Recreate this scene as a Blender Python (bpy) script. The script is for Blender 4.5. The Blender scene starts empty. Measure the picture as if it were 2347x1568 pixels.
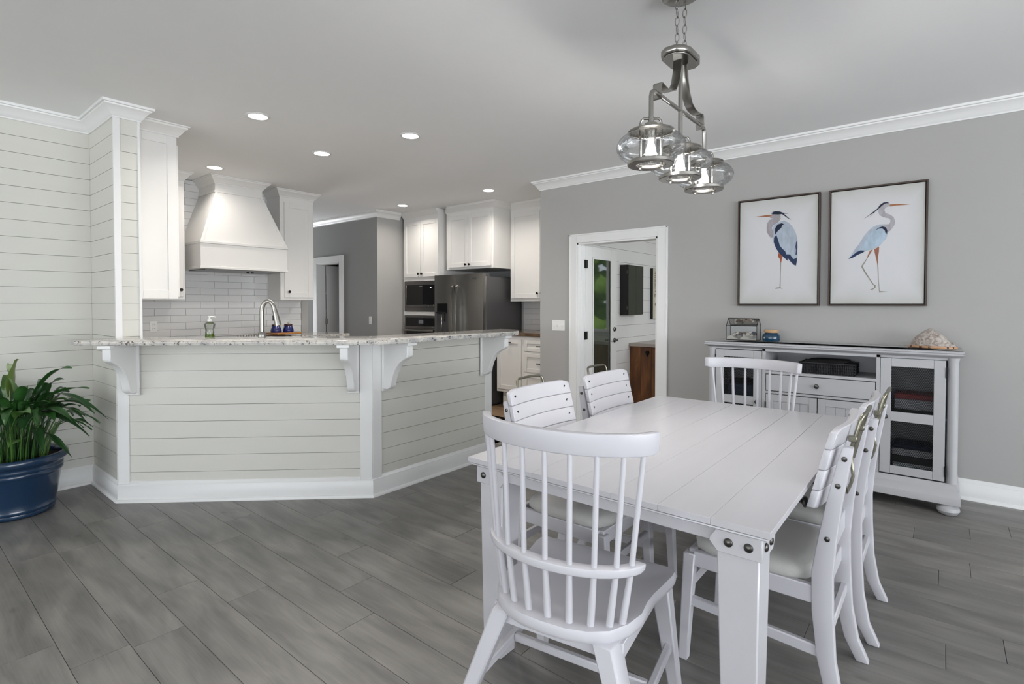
import bpy, bmesh, math, random
from mathutils import Vector, Matrix
PI = math.pi
R = math.radians
scene = bpy.context.scene
C = scene.collection
random.seed(7)

# ---------------------------------------------------------------- camera
H = 1.365          # eye height
CEIL = 2.74
cam_data = bpy.data.cameras.new('camera')
cam = bpy.data.objects.new('camera', cam_data)
C.objects.link(cam)
cam.location = (0, 0, H)
cam.rotation_euler = (R(90) - 0.0202, 0, 0.6842)
cam_data.sensor_width = 36.0
cam_data.lens = 1212.9 / 2347 * 36.0
cam_data.shift_y = -(784 - 721.35) / 2347
cam_data.clip_start = 0.02
cam_data.clip_end = 200
scene.camera = cam

# ---------------------------------------------------------------- view, world, sun, added fill lamps
scene.view_settings.view_transform = 'Standard'
scene.view_settings.look = 'None'
scene.view_settings.gamma = 1.0
scene.view_settings.use_curve_mapping = False
scene.view_settings.exposure = 0.0
scene.cycles.use_denoising = True
scene.cycles.max_bounces = 10
scene.cycles.diffuse_bounces = 6
scene.cycles.glossy_bounces = 4
scene.cycles.transparent_max_bounces = 16
scene.cycles.caustics_reflective = False
scene.cycles.caustics_refractive = False
scene.cycles.sample_clamp_indirect = 4.0

world = bpy.data.worlds.new('world')
scene.world = world
world.use_nodes = True
bg = world.node_tree.nodes['Background']
bg.inputs[0].default_value = (0.80, 0.88, 1.0, 1)
bg.inputs[1].default_value = 1.6

sun_d = bpy.data.lights.new('sun', 'SUN')
sun_d.energy = 5.0
sun_d.angle = R(2)
sun_d.color = (1.0, 0.95, 0.86)
sun = bpy.data.objects.new('sun', sun_d)
C.objects.link(sun)
sun.rotation_euler = Vector((0.35, 0.75, -1.1)).to_track_quat('-Z', 'Y').to_euler()

def area(name, loc, direction, sx, sy, power, color, shape='RECTANGLE'):
    d = bpy.data.lights.new(name, 'AREA')
    d.shape = shape
    d.size = sx
    if shape == 'RECTANGLE':
        d.size_y = sy
    d.energy = power
    d.color = color
    o = bpy.data.objects.new(name, d)
    C.objects.link(o)
    o.location = loc
    o.rotation_euler = Vector(direction).to_track_quat('-Z', 'Y').to_euler()
    return o

FILL_TINT = (0.93, 0.965, 1.0)
area('fill_uplight_back', (-0.5, -7.6, 1.45), (0, 0.35, 1), 9.0, 2.3, 620, FILL_TINT)  # unseen fill, tilted up so the ceiling bounces it into the room
area('fill_uplight_side', (6.4, 0.0, 1.40), (-0.6, 0.0, 1), 7.5, 2.2, 640, FILL_TINT)  # second added uplight, aimed mostly at the ceiling from the right
area('fill_hall_end', (-10.7, 4.24, 1.5), (1, 0.0, 0.35), 0.95, 1.9, 95, FILL_TINT)  # added fill at the hall end for kitchen ceiling and hall wall
area('fill_mudroom', (0.3, 6.3, 1.7), (-1, 0, 0), 1.8, 1.4, 40, FILL_TINT)  # added fill near the mudroom side wall, away from its window

# ---------------------------------------------------------------- materials
MATS = {}
def lin(c):
    return tuple((x / 12.92 if x <= 0.04045 else ((x + 0.055) / 1.055) ** 2.4) for x in c)

def M(name, rgb, rough=0.5, metal=0.0, var=0.04, scale=6.0, bump=0.0, bscale=60.0, stretch=None,
      spec=None, coat=0.0, coat_rough=0.1, tint=None, aniso=0.0, emit=None, estr=0.0):
    """paint, metal, cloth: a base colour broken by a soft noise, with an optional fine relief. rgb in display 0..1"""
    if name in MATS:
        return MATS[name]
    m = bpy.data.materials.new(name)
    m.use_nodes = True
    nt = m.node_tree
    p = nt.nodes['Principled BSDF']
    tc = nt.nodes.new('ShaderNodeTexCoord')
    mp = nt.nodes.new('ShaderNodeMapping')
    if stretch:
        mp.inputs['Scale'].default_value = stretch
    nt.links.new(tc.outputs['Object'], mp.inputs['Vector'])
    n = nt.nodes.new('ShaderNodeTexNoise')
    n.inputs['Scale'].default_value = scale
    n.inputs['Detail'].default_value = 4
    nt.links.new(mp.outputs[0], n.inputs['Vector'])
    c = lin(rgb)
    mix = nt.nodes.new('ShaderNodeMix')
    mix.data_type = 'RGBA'
    mix.inputs[6].default_value = tuple(max(0, x * (1 - var)) for x in c) + (1,)
    mix.inputs[7].default_value = tuple(min(1, x * (1 + var)) for x in c) + (1,)
    nt.links.new(n.outputs['Fac'], mix.inputs[0])
    nt.links.new(mix.outputs[2], p.inputs['Base Color'])
    p.inputs['Roughness'].default_value = rough
    p.inputs['Metallic'].default_value = metal
    if spec is not None:
        p.inputs['Specular IOR Level'].default_value = spec
    if coat:
        p.inputs['Coat Weight'].default_value = coat
        p.inputs['Coat Roughness'].default_value = coat_rough
    if tint:
        p.inputs['Specular Tint'].default_value = lin(tint) + (1,)
    if aniso:
        p.inputs['Anisotropic'].default_value = aniso
    if emit:
        p.inputs['Emission Color'].default_value = emit + (1,)
        p.inputs['Emission Strength'].default_value = estr
    if bump:
        n2 = nt.nodes.new('ShaderNodeTexNoise')
        n2.inputs['Scale'].default_value = bscale
        n2.inputs['Detail'].default_value = 3
        nt.links.new(mp.outputs[0], n2.inputs['Vector'])
        b = nt.nodes.new('ShaderNodeBump')
        b.inputs['Strength'].default_value = bump
        b.inputs['Distance'].default_value = 0.002
        nt.links.new(n2.outputs['Fac'], b.inputs['Height'])
        nt.links.new(b.outputs[0], p.inputs['Normal'])
    MATS[name] = m
    return m

def ramp(nt, stops):
    r = nt.nodes.new('ShaderNodeValToRGB')
    e = r.color_ramp.elements
    e[0].position, e[0].color = stops[0][0], lin(stops[0][1]) + (1,)
    e[1].position, e[1].color = stops[1][0], lin(stops[1][1]) + (1,)
    for pos, c in stops[2:]:
        x = e.new(pos)
        x.color = lin(c) + (1,)
    return r

def wood_plank(name, dark, mid, light, rough=0.42, knots=True, gs=1.0):
    m = bpy.data.materials.new(name)
    m.use_nodes = True
    nt = m.node_tree
    N, Lk = nt.nodes.new, nt.links.new
    p = nt.nodes['Principled BSDF']
    tc = N('ShaderNodeTexCoord'); oi = N('ShaderNodeObjectInfo')
    off = N('ShaderNodeVectorMath'); off.operation = 'SCALE'
    comb = N('ShaderNodeCombineXYZ')
    Lk(oi.outputs['Random'], comb.inputs[0]); Lk(oi.outputs['Random'], comb.inputs[1])
    Lk(comb.outputs[0], off.inputs[0]); off.inputs['Scale'].default_value = 37.0
    add = N('ShaderNodeVectorMath'); add.operation = 'ADD'
    Lk(tc.outputs['Object'], add.inputs[0]); Lk(off.outputs[0], add.inputs[1])
    # broad cloudy figure
    mp1 = N('ShaderNodeMapping'); mp1.inputs['Scale'].default_value = (1.6 * gs, 7 * gs, 7 * gs); Lk(add.outputs[0], mp1.inputs[0])
    n1 = N('ShaderNodeTexNoise'); n1.inputs['Scale'].default_value = 1.5; n1.inputs['Detail'].default_value = 3; n1.inputs['Distortion'].default_value = 0.6
    Lk(mp1.outputs[0], n1.inputs['Vector'])
    # cathedral grain from a distorted wave
    mp2 = N('ShaderNodeMapping'); mp2.inputs['Scale'].default_value = (0.55 * gs, 6.5 * gs, 6.5 * gs); Lk(add.outputs[0], mp2.inputs[0])
    w = N('ShaderNodeTexNoise'); w.inputs['Scale'].default_value = 2.2; w.inputs['Detail'].default_value = 1.5; w.inputs['Distortion'].default_value = 0.9
    Lk(mp2.outputs[0], w.inputs['Vector'])
    mul = N('ShaderNodeMath'); mul.operation = 'MULTIPLY'; mul.inputs[1].default_value = 26; Lk(w.outputs['Fac'], mul.inputs[0])
    sn = N('ShaderNodeMath'); sn.operation = 'SINE'; Lk(mul.outputs[0], sn.inputs[0])
    # fine fibres
    mp3 = N('ShaderNodeMapping'); mp3.inputs['Scale'].default_value = (4, 160, 160); Lk(add.outputs[0], mp3.inputs[0])
    n3 = N('ShaderNodeTexNoise'); n3.inputs['Scale'].default_value = 1.3; n3.inputs['Detail'].default_value = 4; Lk(mp3.outputs[0], n3.inputs['Vector'])
    s1 = N('ShaderNodeMath'); s1.operation = 'MULTIPLY_ADD'; Lk(sn.outputs[0], s1.inputs[0]); s1.inputs[1].default_value = 0.035; Lk(n1.outputs['Fac'], s1.inputs[2])
    s2 = N('ShaderNodeMath'); s2.operation = 'MULTIPLY_ADD'; Lk(n3.outputs['Fac'], s2.inputs[0]); s2.inputs[1].default_value = 0.30; Lk(s1.outputs[0], s2.inputs[2])
    s3 = N('ShaderNodeMath'); s3.operation = 'MULTIPLY_ADD'; Lk(oi.outputs['Random'], s3.inputs[0]); s3.inputs[1].default_value = 0.10; Lk(s2.outputs[0], s3.inputs[2])
    r = ramp(nt, [(0.42, dark), (0.92, light), (0.68, mid)])
    Lk(s3.outputs[0], r.inputs[0])
    col = r.outputs[0]
    if knots:
        mpk = N('ShaderNodeMapping'); mpk.inputs['Scale'].default_value = (2.6, 5.0, 1); Lk(add.outputs[0], mpk.inputs[0])
        v = N('ShaderNodeTexVoronoi'); v.inputs['Scale'].default_value = 1.15; Lk(mpk.outputs[0], v.inputs['Vector'])
        kr = N('ShaderNodeMapRange'); kr.inputs[1].default_value = 0.015; kr.inputs[2].default_value = 0.12
        kr.inputs[3].default_value = 0.45; kr.inputs[4].default_value = 0.0
        Lk(v.outputs['Distance'], kr.inputs[0])
        mx = N('ShaderNodeMix'); mx.data_type = 'RGBA'
        Lk(kr.outputs[0], mx.inputs[0]); Lk(col, mx.inputs[6]); mx.inputs[7].default_value = tuple(x * 0.45 for x in lin(dark)) + (1,)
        col = mx.outputs[2]
    Lk(col, p.inputs['Base Color'])
    p.inputs['Roughness'].default_value = rough
    b = N('ShaderNodeBump'); b.inputs['Strength'].default_value = 0.12; b.inputs['Distance'].default_value = 0.001
    Lk(n3.outputs['Fac'], b.inputs['Height']); Lk(b.outputs[0], p.inputs['Normal'])
    MATS[name] = m
    return m

def granite(name, base, mid, fleck, rough, tint, spec=0.5):
    m = bpy.data.materials.new(name)
    m.use_nodes = True
    nt = m.node_tree
    N, Lk = nt.nodes.new, nt.links.new
    p = nt.nodes['Principled BSDF']
    tc = N('ShaderNodeTexCoord')
    n1 = N('ShaderNodeTexNoise'); n1.inputs['Scale'].default_value = 9; n1.inputs['Detail'].default_value = 8; n1.inputs['Roughness'].default_value = 0.7
    n2 = N('ShaderNodeTexNoise'); n2.inputs['Scale'].default_value = 38; n2.inputs['Detail'].default_value = 6; n2.inputs['Roughness'].default_value = 0.75; n2.inputs['Distortion'].default_value = 0.8
    Lk(tc.outputs['Object'], n1.inputs['Vector']); Lk(tc.outputs['Object'], n2.inputs['Vector'])
    r1 = ramp(nt, [(0.38, mid), (0.62, base)]); Lk(n1.outputs['Fac'], r1.inputs[0])
    mr = N('ShaderNodeMapRange'); mr.inputs[1].default_value = 0.545; mr.inputs[2].default_value = 0.62; Lk(n2.outputs['Fac'], mr.inputs[0])
    mx = N('ShaderNodeMix'); mx.data_type = 'RGBA'
    Lk(mr.outputs[0], mx.inputs[0]); Lk(r1.outputs[0], mx.inputs[6]); mx.inputs[7].default_value = lin(fleck) + (1,)
    Lk(mx.outputs[2], p.inputs['Base Color'])
    p.inputs['Roughness'].default_value = rough
    p.inputs['Specular IOR Level'].default_value = spec
    p.inputs['Specular Tint'].default_value = lin(tint) + (1,)
    MATS[name] = m
    return m

def thin_glass(name, tint=(1, 1, 1), refl=1.0, bubbles=0.0, rough=0.0):
    m = bpy.data.materials.new(name)
    m.use_nodes = True
    nt = m.node_tree
    N, Lk = nt.nodes.new, nt.links.new
    nt.nodes.remove(nt.nodes['Principled BSDF'])
    out = nt.nodes['Material Output']
    t = N('ShaderNodeBsdfTransparent'); t.inputs[0].default_value = tint + (1,)
    g = N('ShaderNodeBsdfGlossy'); g.inputs['Roughness'].default_value = rough + 0.02
    f = N('ShaderNodeFresnel'); f.inputs['IOR'].default_value = 1.5
    tc = N('ShaderNodeTexCoord')
    n = N('ShaderNodeTexNoise'); n.inputs['Scale'].default_value = 9 if not bubbles else 42; n.inputs['Detail'].default_value = 2
    Lk(tc.outputs['Object'], n.inputs['Vector'])
    mul = N('ShaderNodeMath'); mul.operation = 'MULTIPLY'; mul.inputs[1].default_value = 0.9 * refl; mul.use_clamp = True
    Lk(f.outputs[0], mul.inputs[0])
    fac = mul.outputs[0]
    if bubbles:
        v = N('ShaderNodeTexVoronoi'); v.inputs['Scale'].default_value = 170; Lk(tc.outputs['Object'], v.inputs['Vector'])
        mr = N('ShaderNodeMapRange'); mr.inputs[1].default_value = 0.12; mr.inputs[2].default_value = 0.30; mr.inputs[3].default_value = bubbles; mr.inputs[4].default_value = 0.0
        Lk(v.outputs['Distance'], mr.inputs[0])
        ad = N('ShaderNodeMath'); ad.operation = 'ADD'; ad.use_clamp = True
        Lk(fac, ad.inputs[0]); Lk(mr.outputs[0], ad.inputs[1]); fac = ad.outputs[0]
        b = N('ShaderNodeBump'); b.inputs['Strength'].default_value = 0.5; b.inputs['Distance'].default_value = 0.002
        Lk(n.outputs['Fac'], b.inputs['Height']); Lk(b.outputs[0], g.inputs['Normal']); Lk(b.outputs[0], f.inputs['Normal'])
    mx = N('ShaderNodeMixShader')
    Lk(fac, mx.inputs[0]); Lk(t.outputs[0], mx.inputs[1]); Lk(g.outputs[0], mx.inputs[2]); Lk(mx.outputs[0], out.inputs[0])
    MATS[name] = m
    return m

white_trim = M('white_trim_paint', (0.90, 0.90, 0.895), 0.32, var=0.01)
white_cab = M('white_cabinet_paint', (0.90, 0.895, 0.885), 0.35, var=0.012)
ceiling_m = M('ceiling_paint', (0.95, 0.95, 0.95), 0.9, var=0.012, bump=0.06, bscale=180)
wall_grey = M('warm_grey_wall_paint', (0.665, 0.66, 0.65), 0.85, var=0.015, bump=0.08, bscale=220)
wall_shaded = M('shaded_grey_wall_paint', (0.61, 0.61, 0.605), 0.85, var=0.015)  # same grey wall paint, darkened to carry the shade of the hall
wall_room = M('plain_room_paint', (0.80, 0.795, 0.785), 0.9, var=0.01)
shiplap_m = M('cream_shiplap_paint', (0.825, 0.82, 0.79), 0.5, var=0.02, scale=3, bump=0.05, bscale=30, stretch=(1, 1, 6))
gap_m = M('shiplap_joint', (0.62, 0.61, 0.59), 0.9, var=0.02)
tile_m = M('white_glazed_tile', (0.86, 0.86, 0.86), 0.16, var=0.03, scale=3)
grout_m = M('grout', (0.66, 0.66, 0.66), 0.9, var=0.02)
chair_white = M('white_furniture_paint', (0.79, 0.785, 0.805), 0.34, var=0.025, scale=9, stretch=(1, 1, 1))
table_white = M('brushed_white_table_paint', (0.765, 0.76, 0.775), 0.22, var=0.03, scale=2.5, bump=0.10, bscale=26, stretch=(9, 1, 9))
side_grey = M('grey_washed_sideboard_paint', (0.70, 0.70, 0.71), 0.42, var=0.045, scale=3.0, bump=0.10, bscale=40, stretch=(1, 6, 6))
cushion_m = M('grey_linen_cushion', (0.74, 0.735, 0.72), 0.95, var=0.05, scale=160, bump=0.4, bscale=420)
nickel = M('brushed_nickel', (0.62, 0.61, 0.59), 0.24, metal=1.0, var=0.05, scale=20)
nickel_dark = M('antique_pewter', (0.36, 0.355, 0.34), 0.30, metal=1.0, var=0.12, scale=30)
handle_m = M('aged_nickel_tube', (0.55, 0.54, 0.48), 0.28, metal=1.0, var=0.1, scale=25)
black_metal = M('black_metal', (0.07, 0.07, 0.075), 0.38, metal=0.6, var=0.1)
knob_black = M('dark_bronze_knob', (0.12, 0.115, 0.11), 0.3, metal=0.7, var=0.1)
steel_dark = M('dark_stainless_steel', (0.50, 0.49, 0.475), 0.30, metal=1.0, var=0.03, scale=2.0, aniso=0.6, bump=0.02, bscale=200, stretch=(1, 1, 40))
steel_side = M('fridge_side_paint', (0.33, 0.33, 0.335), 0.35, metal=0.2, var=0.02)
steel = M('stainless_steel', (0.66, 0.65, 0.63), 0.22, metal=1.0, var=0.03)
steel_trim = M('appliance_trim_steel', (0.50, 0.49, 0.485), 0.32, metal=1.0, var=0.03, stretch=(1, 1, 30))
black_glass = M('black_appliance_glass', (0.02, 0.02, 0.025), 0.06, var=0.02)
black_plastic = M('black_plastic', (0.05, 0.05, 0.05), 0.5, var=0.05)
display_m = M('grey_display', (0.45, 0.46, 0.48), 0.3, var=0.02)
pot_m = M('navy_glazed_pot', (0.085, 0.19, 0.30), 0.20, var=0.10, scale=4, coat=0.5)
soil_m = M('potting_soil', (0.16, 0.12, 0.09), 0.95, var=0.4, scale=60, bump=0.8, bscale=90)
jar_blue = M('blue_frosted_jar_glass', (0.03, 0.21, 0.31), 0.22, var=0.08, coat=0.4)
lid_wood = M('pale_bamboo_lid', (0.74, 0.60, 0.44), 0.5, var=0.08, scale=12, stretch=(1, 8, 1))
cobalt = M('cobalt_glaze', (0.05, 0.10, 0.40), 0.12, var=0.15, coat=0.6)
cork_m = M('brown_lid_glaze', (0.25, 0.12, 0.09), 0.35, var=0.15)
board_m = M('honey_wood_board', (0.68, 0.47, 0.26), 0.4, var=0.12, scale=5, stretch=(1, 12, 12))
frame_m = M('dark_walnut_frame', (0.22, 0.16, 0.12), 0.45, var=0.2, scale=20)
white_plastic = M('white_plastic', (0.90, 0.90, 0.89), 0.35, var=0.01)
wicker_m = M('black_wicker', (0.07, 0.07, 0.085), 0.42, var=0.3, scale=50)
inside_dark = M('sideboard_interior', (0.30, 0.30, 0.31), 0.8, var=0.05)
red_m = M('red_lacquer', (0.52, 0.10, 0.10), 0.4, var=0.1)
pattern_m = M('silver_woven_box', (0.62, 0.63, 0.65), 0.4, var=0.3, scale=70)
navy_cloth = M('navy_cloth', (0.12, 0.15, 0.25), 0.9, var=0.2, scale=30)
sand_m = M('white_sand', (0.86, 0.84, 0.80), 0.95, var=0.08, scale=120, bump=0.4, bscale=300)
light_lens = M('lamp_lens', (1, 1, 1), 0.5, emit=(1.0, 0.97, 0.93), estr=9.0)
bulb_m = M('bulb_glow', (1, 1, 1), 0.5, emit=(1.0, 0.98, 0.96), estr=16.0)
floor_m = wood_plank('grey_oak_plank', (0.38, 0.372, 0.362), (0.462, 0.452, 0.440), (0.535, 0.522, 0.505), 0.38)
brown_floor_m = wood_plank('brown_oak_plank', (0.38, 0.30, 0.23), (0.50, 0.41, 0.32), (0.60, 0.50, 0.40), 0.4)
rustic_m = wood_plank('rustic_reclaimed_wood', (0.26, 0.15, 0.06), (0.42, 0.25, 0.11), (0.53, 0.34, 0.17), 0.5, knots=True)
dark_green_m = M('weathered_dark_green_wood', (0.21, 0.215, 0.185), 0.6, var=0.25, scale=6, stretch=(10, 10, 1), bump=0.3, bscale=20)
gran_m = granite('white_granite', (0.82, 0.81, 0.78), (0.66, 0.66, 0.66), (0.22, 0.22, 0.23), 0.05, (0.80, 0.70, 0.60), 0.6)  # specular tint paints warm light into the polished top's reflections
gran_brown = granite('brown_granite', (0.46, 0.38, 0.30), (0.34, 0.27, 0.21), (0.12, 0.10, 0.08), 0.10, (0.8, 0.7, 0.6))
glass_clear = thin_glass('clear_glass', (0.97, 0.98, 0.98))
glass_seeded = thin_glass('seeded_glass', (0.965, 0.97, 0.97), 0.9, 0.22)
glass_soap = thin_glass('soap_bottle_plastic', (0.84, 0.86, 0.82), 1.0)

# ---------------------------------------------------------------- mesh builder
class B:
    def __init__(s):
        s.v, s.f, s.m = [], [], Matrix.Identity(4)
    def add(s, vs, fs):
        o = len(s.v)
        s.v += [tuple(s.m @ Vector(p)) for p in vs]
        s.f += [tuple(o + i for i in f) for f in fs]
        return s
    def box(s, x0, x1, y0, y1, z0, z1):
        if x0 > x1: x0, x1 = x1, x0
        if y0 > y1: y0, y1 = y1, y0
        if z0 > z1: z0, z1 = z1, z0
        vs = [(x, y, z) for z in (z0, z1) for x, y in ((x0, y0), (x1, y0), (x1, y1), (x0, y1))]
        return s.add(vs, [(3, 2, 1, 0), (4, 5, 6, 7), (0, 1, 5, 4), (1, 2, 6, 5), (2, 3, 7, 6), (3, 0, 4, 7)])
    def hexa(s, bot, top):
        return s.add(list(bot) + list(top), [(3, 2, 1, 0), (4, 5, 6, 7), (0, 1, 5, 4), (1, 2, 6, 5), (2, 3, 7, 6), (3, 0, 4, 7)])
    def post(s, p0, p1, w0, d0, w1=None, d1=None):
        w1 = w0 if w1 is None else w1
        d1 = d0 if d1 is None else d1
        q = lambda p, w, d: [(p[0] - w / 2, p[1] - d / 2, p[2]), (p[0] + w / 2, p[1] - d / 2, p[2]), (p[0] + w / 2, p[1] + d / 2, p[2]), (p[0] - w / 2, p[1] + d / 2, p[2])]
        return s.hexa(q(p0, w0, d0), q(p1, w1, d1))
    def bar(s, p0, p1, w, h):
        """a square bar between two points, w across, h up"""
        a, b = Vector(p0), Vector(p1)
        d = (b - a).normalized()
        up = Vector((0, 0, 1)) if abs(d.z) < 0.95 else Vector((0, 1, 0))
        x = d.cross(up).normalized(); y = x.cross(d).normalized()
        q = lambda c: [tuple(c + x * sx * w / 2 + y * sy * h / 2) for sx, sy in ((-1, -1), (1, -1), (1, 1), (-1, 1))]
        return s.hexa(q(a), q(b))
    def prism(s, pts, plane, a, b):
        n = len(pts)
        def P(p, t):
            return (p[0], p[1], t) if plane == 'xy' else (p[0], t, p[1]) if plane == 'xz' else (t, p[0], p[1])
        vs = [P(p, a) for p in pts] + [P(p, b) for p in pts]
        return s.add(vs, [tuple(range(n))[::-1], tuple(range(n, 2 * n))] + [(i, (i + 1) % n, n + (i + 1) % n, n + i) for i in range(n)])
    def tube(s, pts, r, seg=10, closed=False, caps=True):
        pts = [Vector(p) for p in pts]
        n = len(pts)
        rr = r if isinstance(r, (list, tuple)) else [r] * n
        rings = []
        prev = None
        for i, p in enumerate(pts):
            if closed:
                t = (pts[(i + 1) % n] - pts[i - 1]).normalized()
            else:
                t = (pts[min(i + 1, n - 1)] - pts[max(i - 1, 0)]).normalized()
            if prev is None:
                up = Vector((0, 0, 1)) if abs(t.z) < 0.9 else Vector((1, 0, 0))
                x = t.cross(up).normalized()
            else:
                x = (prev - t * prev.dot(t)).normalized()
            prev = x
            y = t.cross(x)
            rings.append([tuple(p + (x * math.cos(2 * PI * k / seg) + y * math.sin(2 * PI * k / seg)) * rr[i]) for k in range(seg)])
        vs = [q for ring in rings for q in ring]
        fs = []
        m = n if closed else n - 1
        for i in range(m):
            j = (i + 1) % n
            for k in range(seg):
                l = (k + 1) % seg
                fs.append((i * seg + k, i * seg + l, j * seg + l, j * seg + k))
        if not closed and caps:
            fs.append(tuple(range(seg))[::-1]); fs.append(tuple(range((n - 1) * seg, n * seg)))
        return s.add(vs, fs)
    def cyl(s, p0, p1, r0, r1=None, seg=16):
        return s.tube([p0, p1], [r0, r0 if r1 is None else r1], seg)
    def lathe(s, prof, cx=0, cy=0, seg=24, cap=True):
        vs, fs = [], []
        n = len(prof)
        for r, z in prof:
            for k in range(seg):
                a = 2 * PI * k / seg
                vs.append((cx + r * math.cos(a), cy + r * math.sin(a), z))
        for i in range(n - 1):
            for k in range(seg):
                l = (k + 1) % seg
                fs.append((i * seg + k, i * seg + l, (i + 1) * seg + l, (i + 1) * seg + k))
        if cap:
            fs.append(tuple(range(seg))[::-1]); fs.append(tuple(range((n - 1) * seg, n * seg)))
        return s.add(vs, fs)
    def ball(s, c, r, seg=14, rings=8, sz=1.0):
        prof = [(max(1e-4, r * math.sin(PI * i / rings)), c[2] - r * sz * math.cos(PI * i / rings)) for i in range(rings + 1)]
        return s.lathe(prof, c[0], c[1], seg)
    def sweep(s, path, prof, side=1, closed=False):
        """a moulding: prof = [(out, z)], run along the horizontal path, out to its right for side=1"""
        n = len(path)
        P2 = [Vector(p[:2]) for p in path]
        segs = [(P2[(i + 1) % n] - P2[i]).normalized() for i in range(n if closed else n - 1)]
        nor = [Vector((d.y, -d.x)) * side for d in segs]
        mit = []
        for i in range(n):
            if closed:
                a, b = nor[i - 1], nor[i]
            else:
                a = nor[max(i - 1, 0)]; b = nor[min(i, len(nor) - 1)]
            mit.append((a + b) / (1 + a.dot(b)))
        k = len(prof)
        vs = [(P2[i].x + mit[i].x * o, P2[i].y + mit[i].y * o, z) for i in range(n) for o, z in prof]
        fs = []
        for i in range(n if closed else n - 1):
            j = (i + 1) % n
            for q in range(k):
                w = (q + 1) % k
                fs.append((i * k + q, i * k + w, j * k + w, j * k + q))
        if not closed:
            fs.append(tuple(range(k))); fs.append(tuple(range((n - 1) * k, n * k))[::-1])
        return s.add(vs, fs)
    def shaker(s, x0, x1, z0, z1, y=0.0, t=0.02, st=0.055, rec=0.009, mid=None):
        """a framed panel standing proud of y towards -y"""
        s.box(x0, x0 + st, y - t, y, z0, z1); s.box(x1 - st, x1, y - t, y, z0, z1)
        s.box(x0 + st, x1 - st, y - t, y, z0, z0 + st); s.box(x0 + st, x1 - st, y - t, y, z1 - st, z1)
        if mid:
            s.box(x0 + st, x1 - st, y - t, y, mid - st / 2, mid + st / 2)
        s.box(x0 + st - .002, x1 - st + .002, y - t + rec, y - .001, z0 + st - .002, z1 - st + .002)
        return s
    def mesh(s, name, mat, bev=0.0, smooth=None, bseg=1):
        bm = bmesh.new()
        vv = [bm.verts.new(p) for p in s.v]
        for f in s.f:
            try:
                bm.faces.new([vv[i] for i in f])
            except ValueError:
                pass
        bmesh.ops.recalc_face_normals(bm, faces=bm.faces)
        if bev:
            ed = [e for e in bm.edges if len(e.link_faces) == 2 and e.calc_face_angle(0) > 0.5]
            bmesh.ops.bevel(bm, geom=ed, offset=bev, segments=bseg, affect='EDGES', clamp_overlap=True, profile=0.5)
        me = bpy.data.meshes.new(name)
        bm.to_mesh(me); bm.free()
        me.materials.append(mat)
        if smooth is None:
            smooth = 38
        if smooth:
            me.shade_smooth()
            me.set_sharp_from_angle(angle=R(smooth))
        return me

def O(name, b, mat, parent=None, bev=0.0, smooth=None, loc=None, label=None, bseg=1, kind=None):
    me = b if isinstance(b, bpy.types.Mesh) else b.mesh(name, mat, bev, smooth, bseg)
    o = bpy.data.objects.new(name, me)
    C.objects.link(o)
    if parent is not None:
        o.parent = parent
    if loc is not None:
        o.location = loc
    if label:
        o['label'] = label
    if kind:
        o['kind'] = kind
    return o

def thing(name, label, cat, loc=(0, 0, 0), rz=0.0, group=None):
    o = bpy.data.objects.new(name, None)
    o.empty_display_size = 0.1
    C.objects.link(o)
    o.location = loc
    o.rotation_euler = (0, 0, R(rz))
    o['label'] = label
    o['category'] = cat
    if group:
        o['group'] = group
    return o

def tag(o, label, cat, group=None):
    o['label'] = label
    o['category'] = cat
    if group:
        o['group'] = group
    return o

def struct(name, b, mat, bev=0.0, smooth=None, label=None, cat='wall'):
    o = O(name, b, mat, None, bev, smooth)
    o['kind'] = 'structure'
    o['label'] = label or name.replace('_', ' ')
    o['category'] = cat
    return o

def copy_tree(src, loc=None, rz=None, label=None, parent=None):
    c = src.copy()
    C.objects.link(c)
    if parent is not None:
        c.parent = parent
    if loc is not None:
        c.location = loc
    if rz is not None:
        c.rotation_euler = (0, 0, R(rz))
    if label:
        c['label'] = label
    for ch in list(src.children):
        copy_tree(ch, parent=c)
    return c

def arc(cx, cy, r, a0, a1, n):
    return [(cx + r * math.cos(R(a0 + (a1 - a0) * i / n)), cy + r * math.sin(R(a0 + (a1 - a0) * i / n))) for i in range(n + 1)]
# ================================================================ THE SETTING
NX, NY = 0.6768, -0.7362          # outward normal of the diagonal peninsula front
def on_line(d, X=None, Y=None):    # point on n.p = d
    return (X, (d - NX * X) / NY) if X is not None else ((d - NY * Y) / NX, Y)

# ---- floor: base slabs with separate boards on them
b = B(); b.box(-5.2, 6.6, -7.9, 4.98, -0.12, -0.012)
floor = struct('floor', b, floor_m, label='grey oak plank floor of the dining area', cat='floor')
ROW0, PITCH, LEN = 0.844, 0.1878, 1.262
joints = {-3: -2.74, -2: -2.51, -1: -3.74, 0: -2.84, 1: -2.52, 2: -1.934, 3: -2.20, 4: -2.518, 5: -1.84, 6: -2.69, 7: -2.195, 8: -2.95,
          9: -2.5, 10: 0.205, 11: -1.9, 12: -2.8, 13: -0.002, 14: -2.4, 15: -1.7, 16: -0.12, 17: 0.138, 18: -2.2, 19: -1.5, 20: -2.6, 21: -2.1}
full = None
def plank_mesh(L, W=PITCH, mat=None):
    q = B(); q.box(0, L - 0.0016, 0, W - 0.0018, -0.012, 0.0)
    return q.mesh('plank', mat or floor_m, bev=0.0009, smooth=0)
cache = {}
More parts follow.
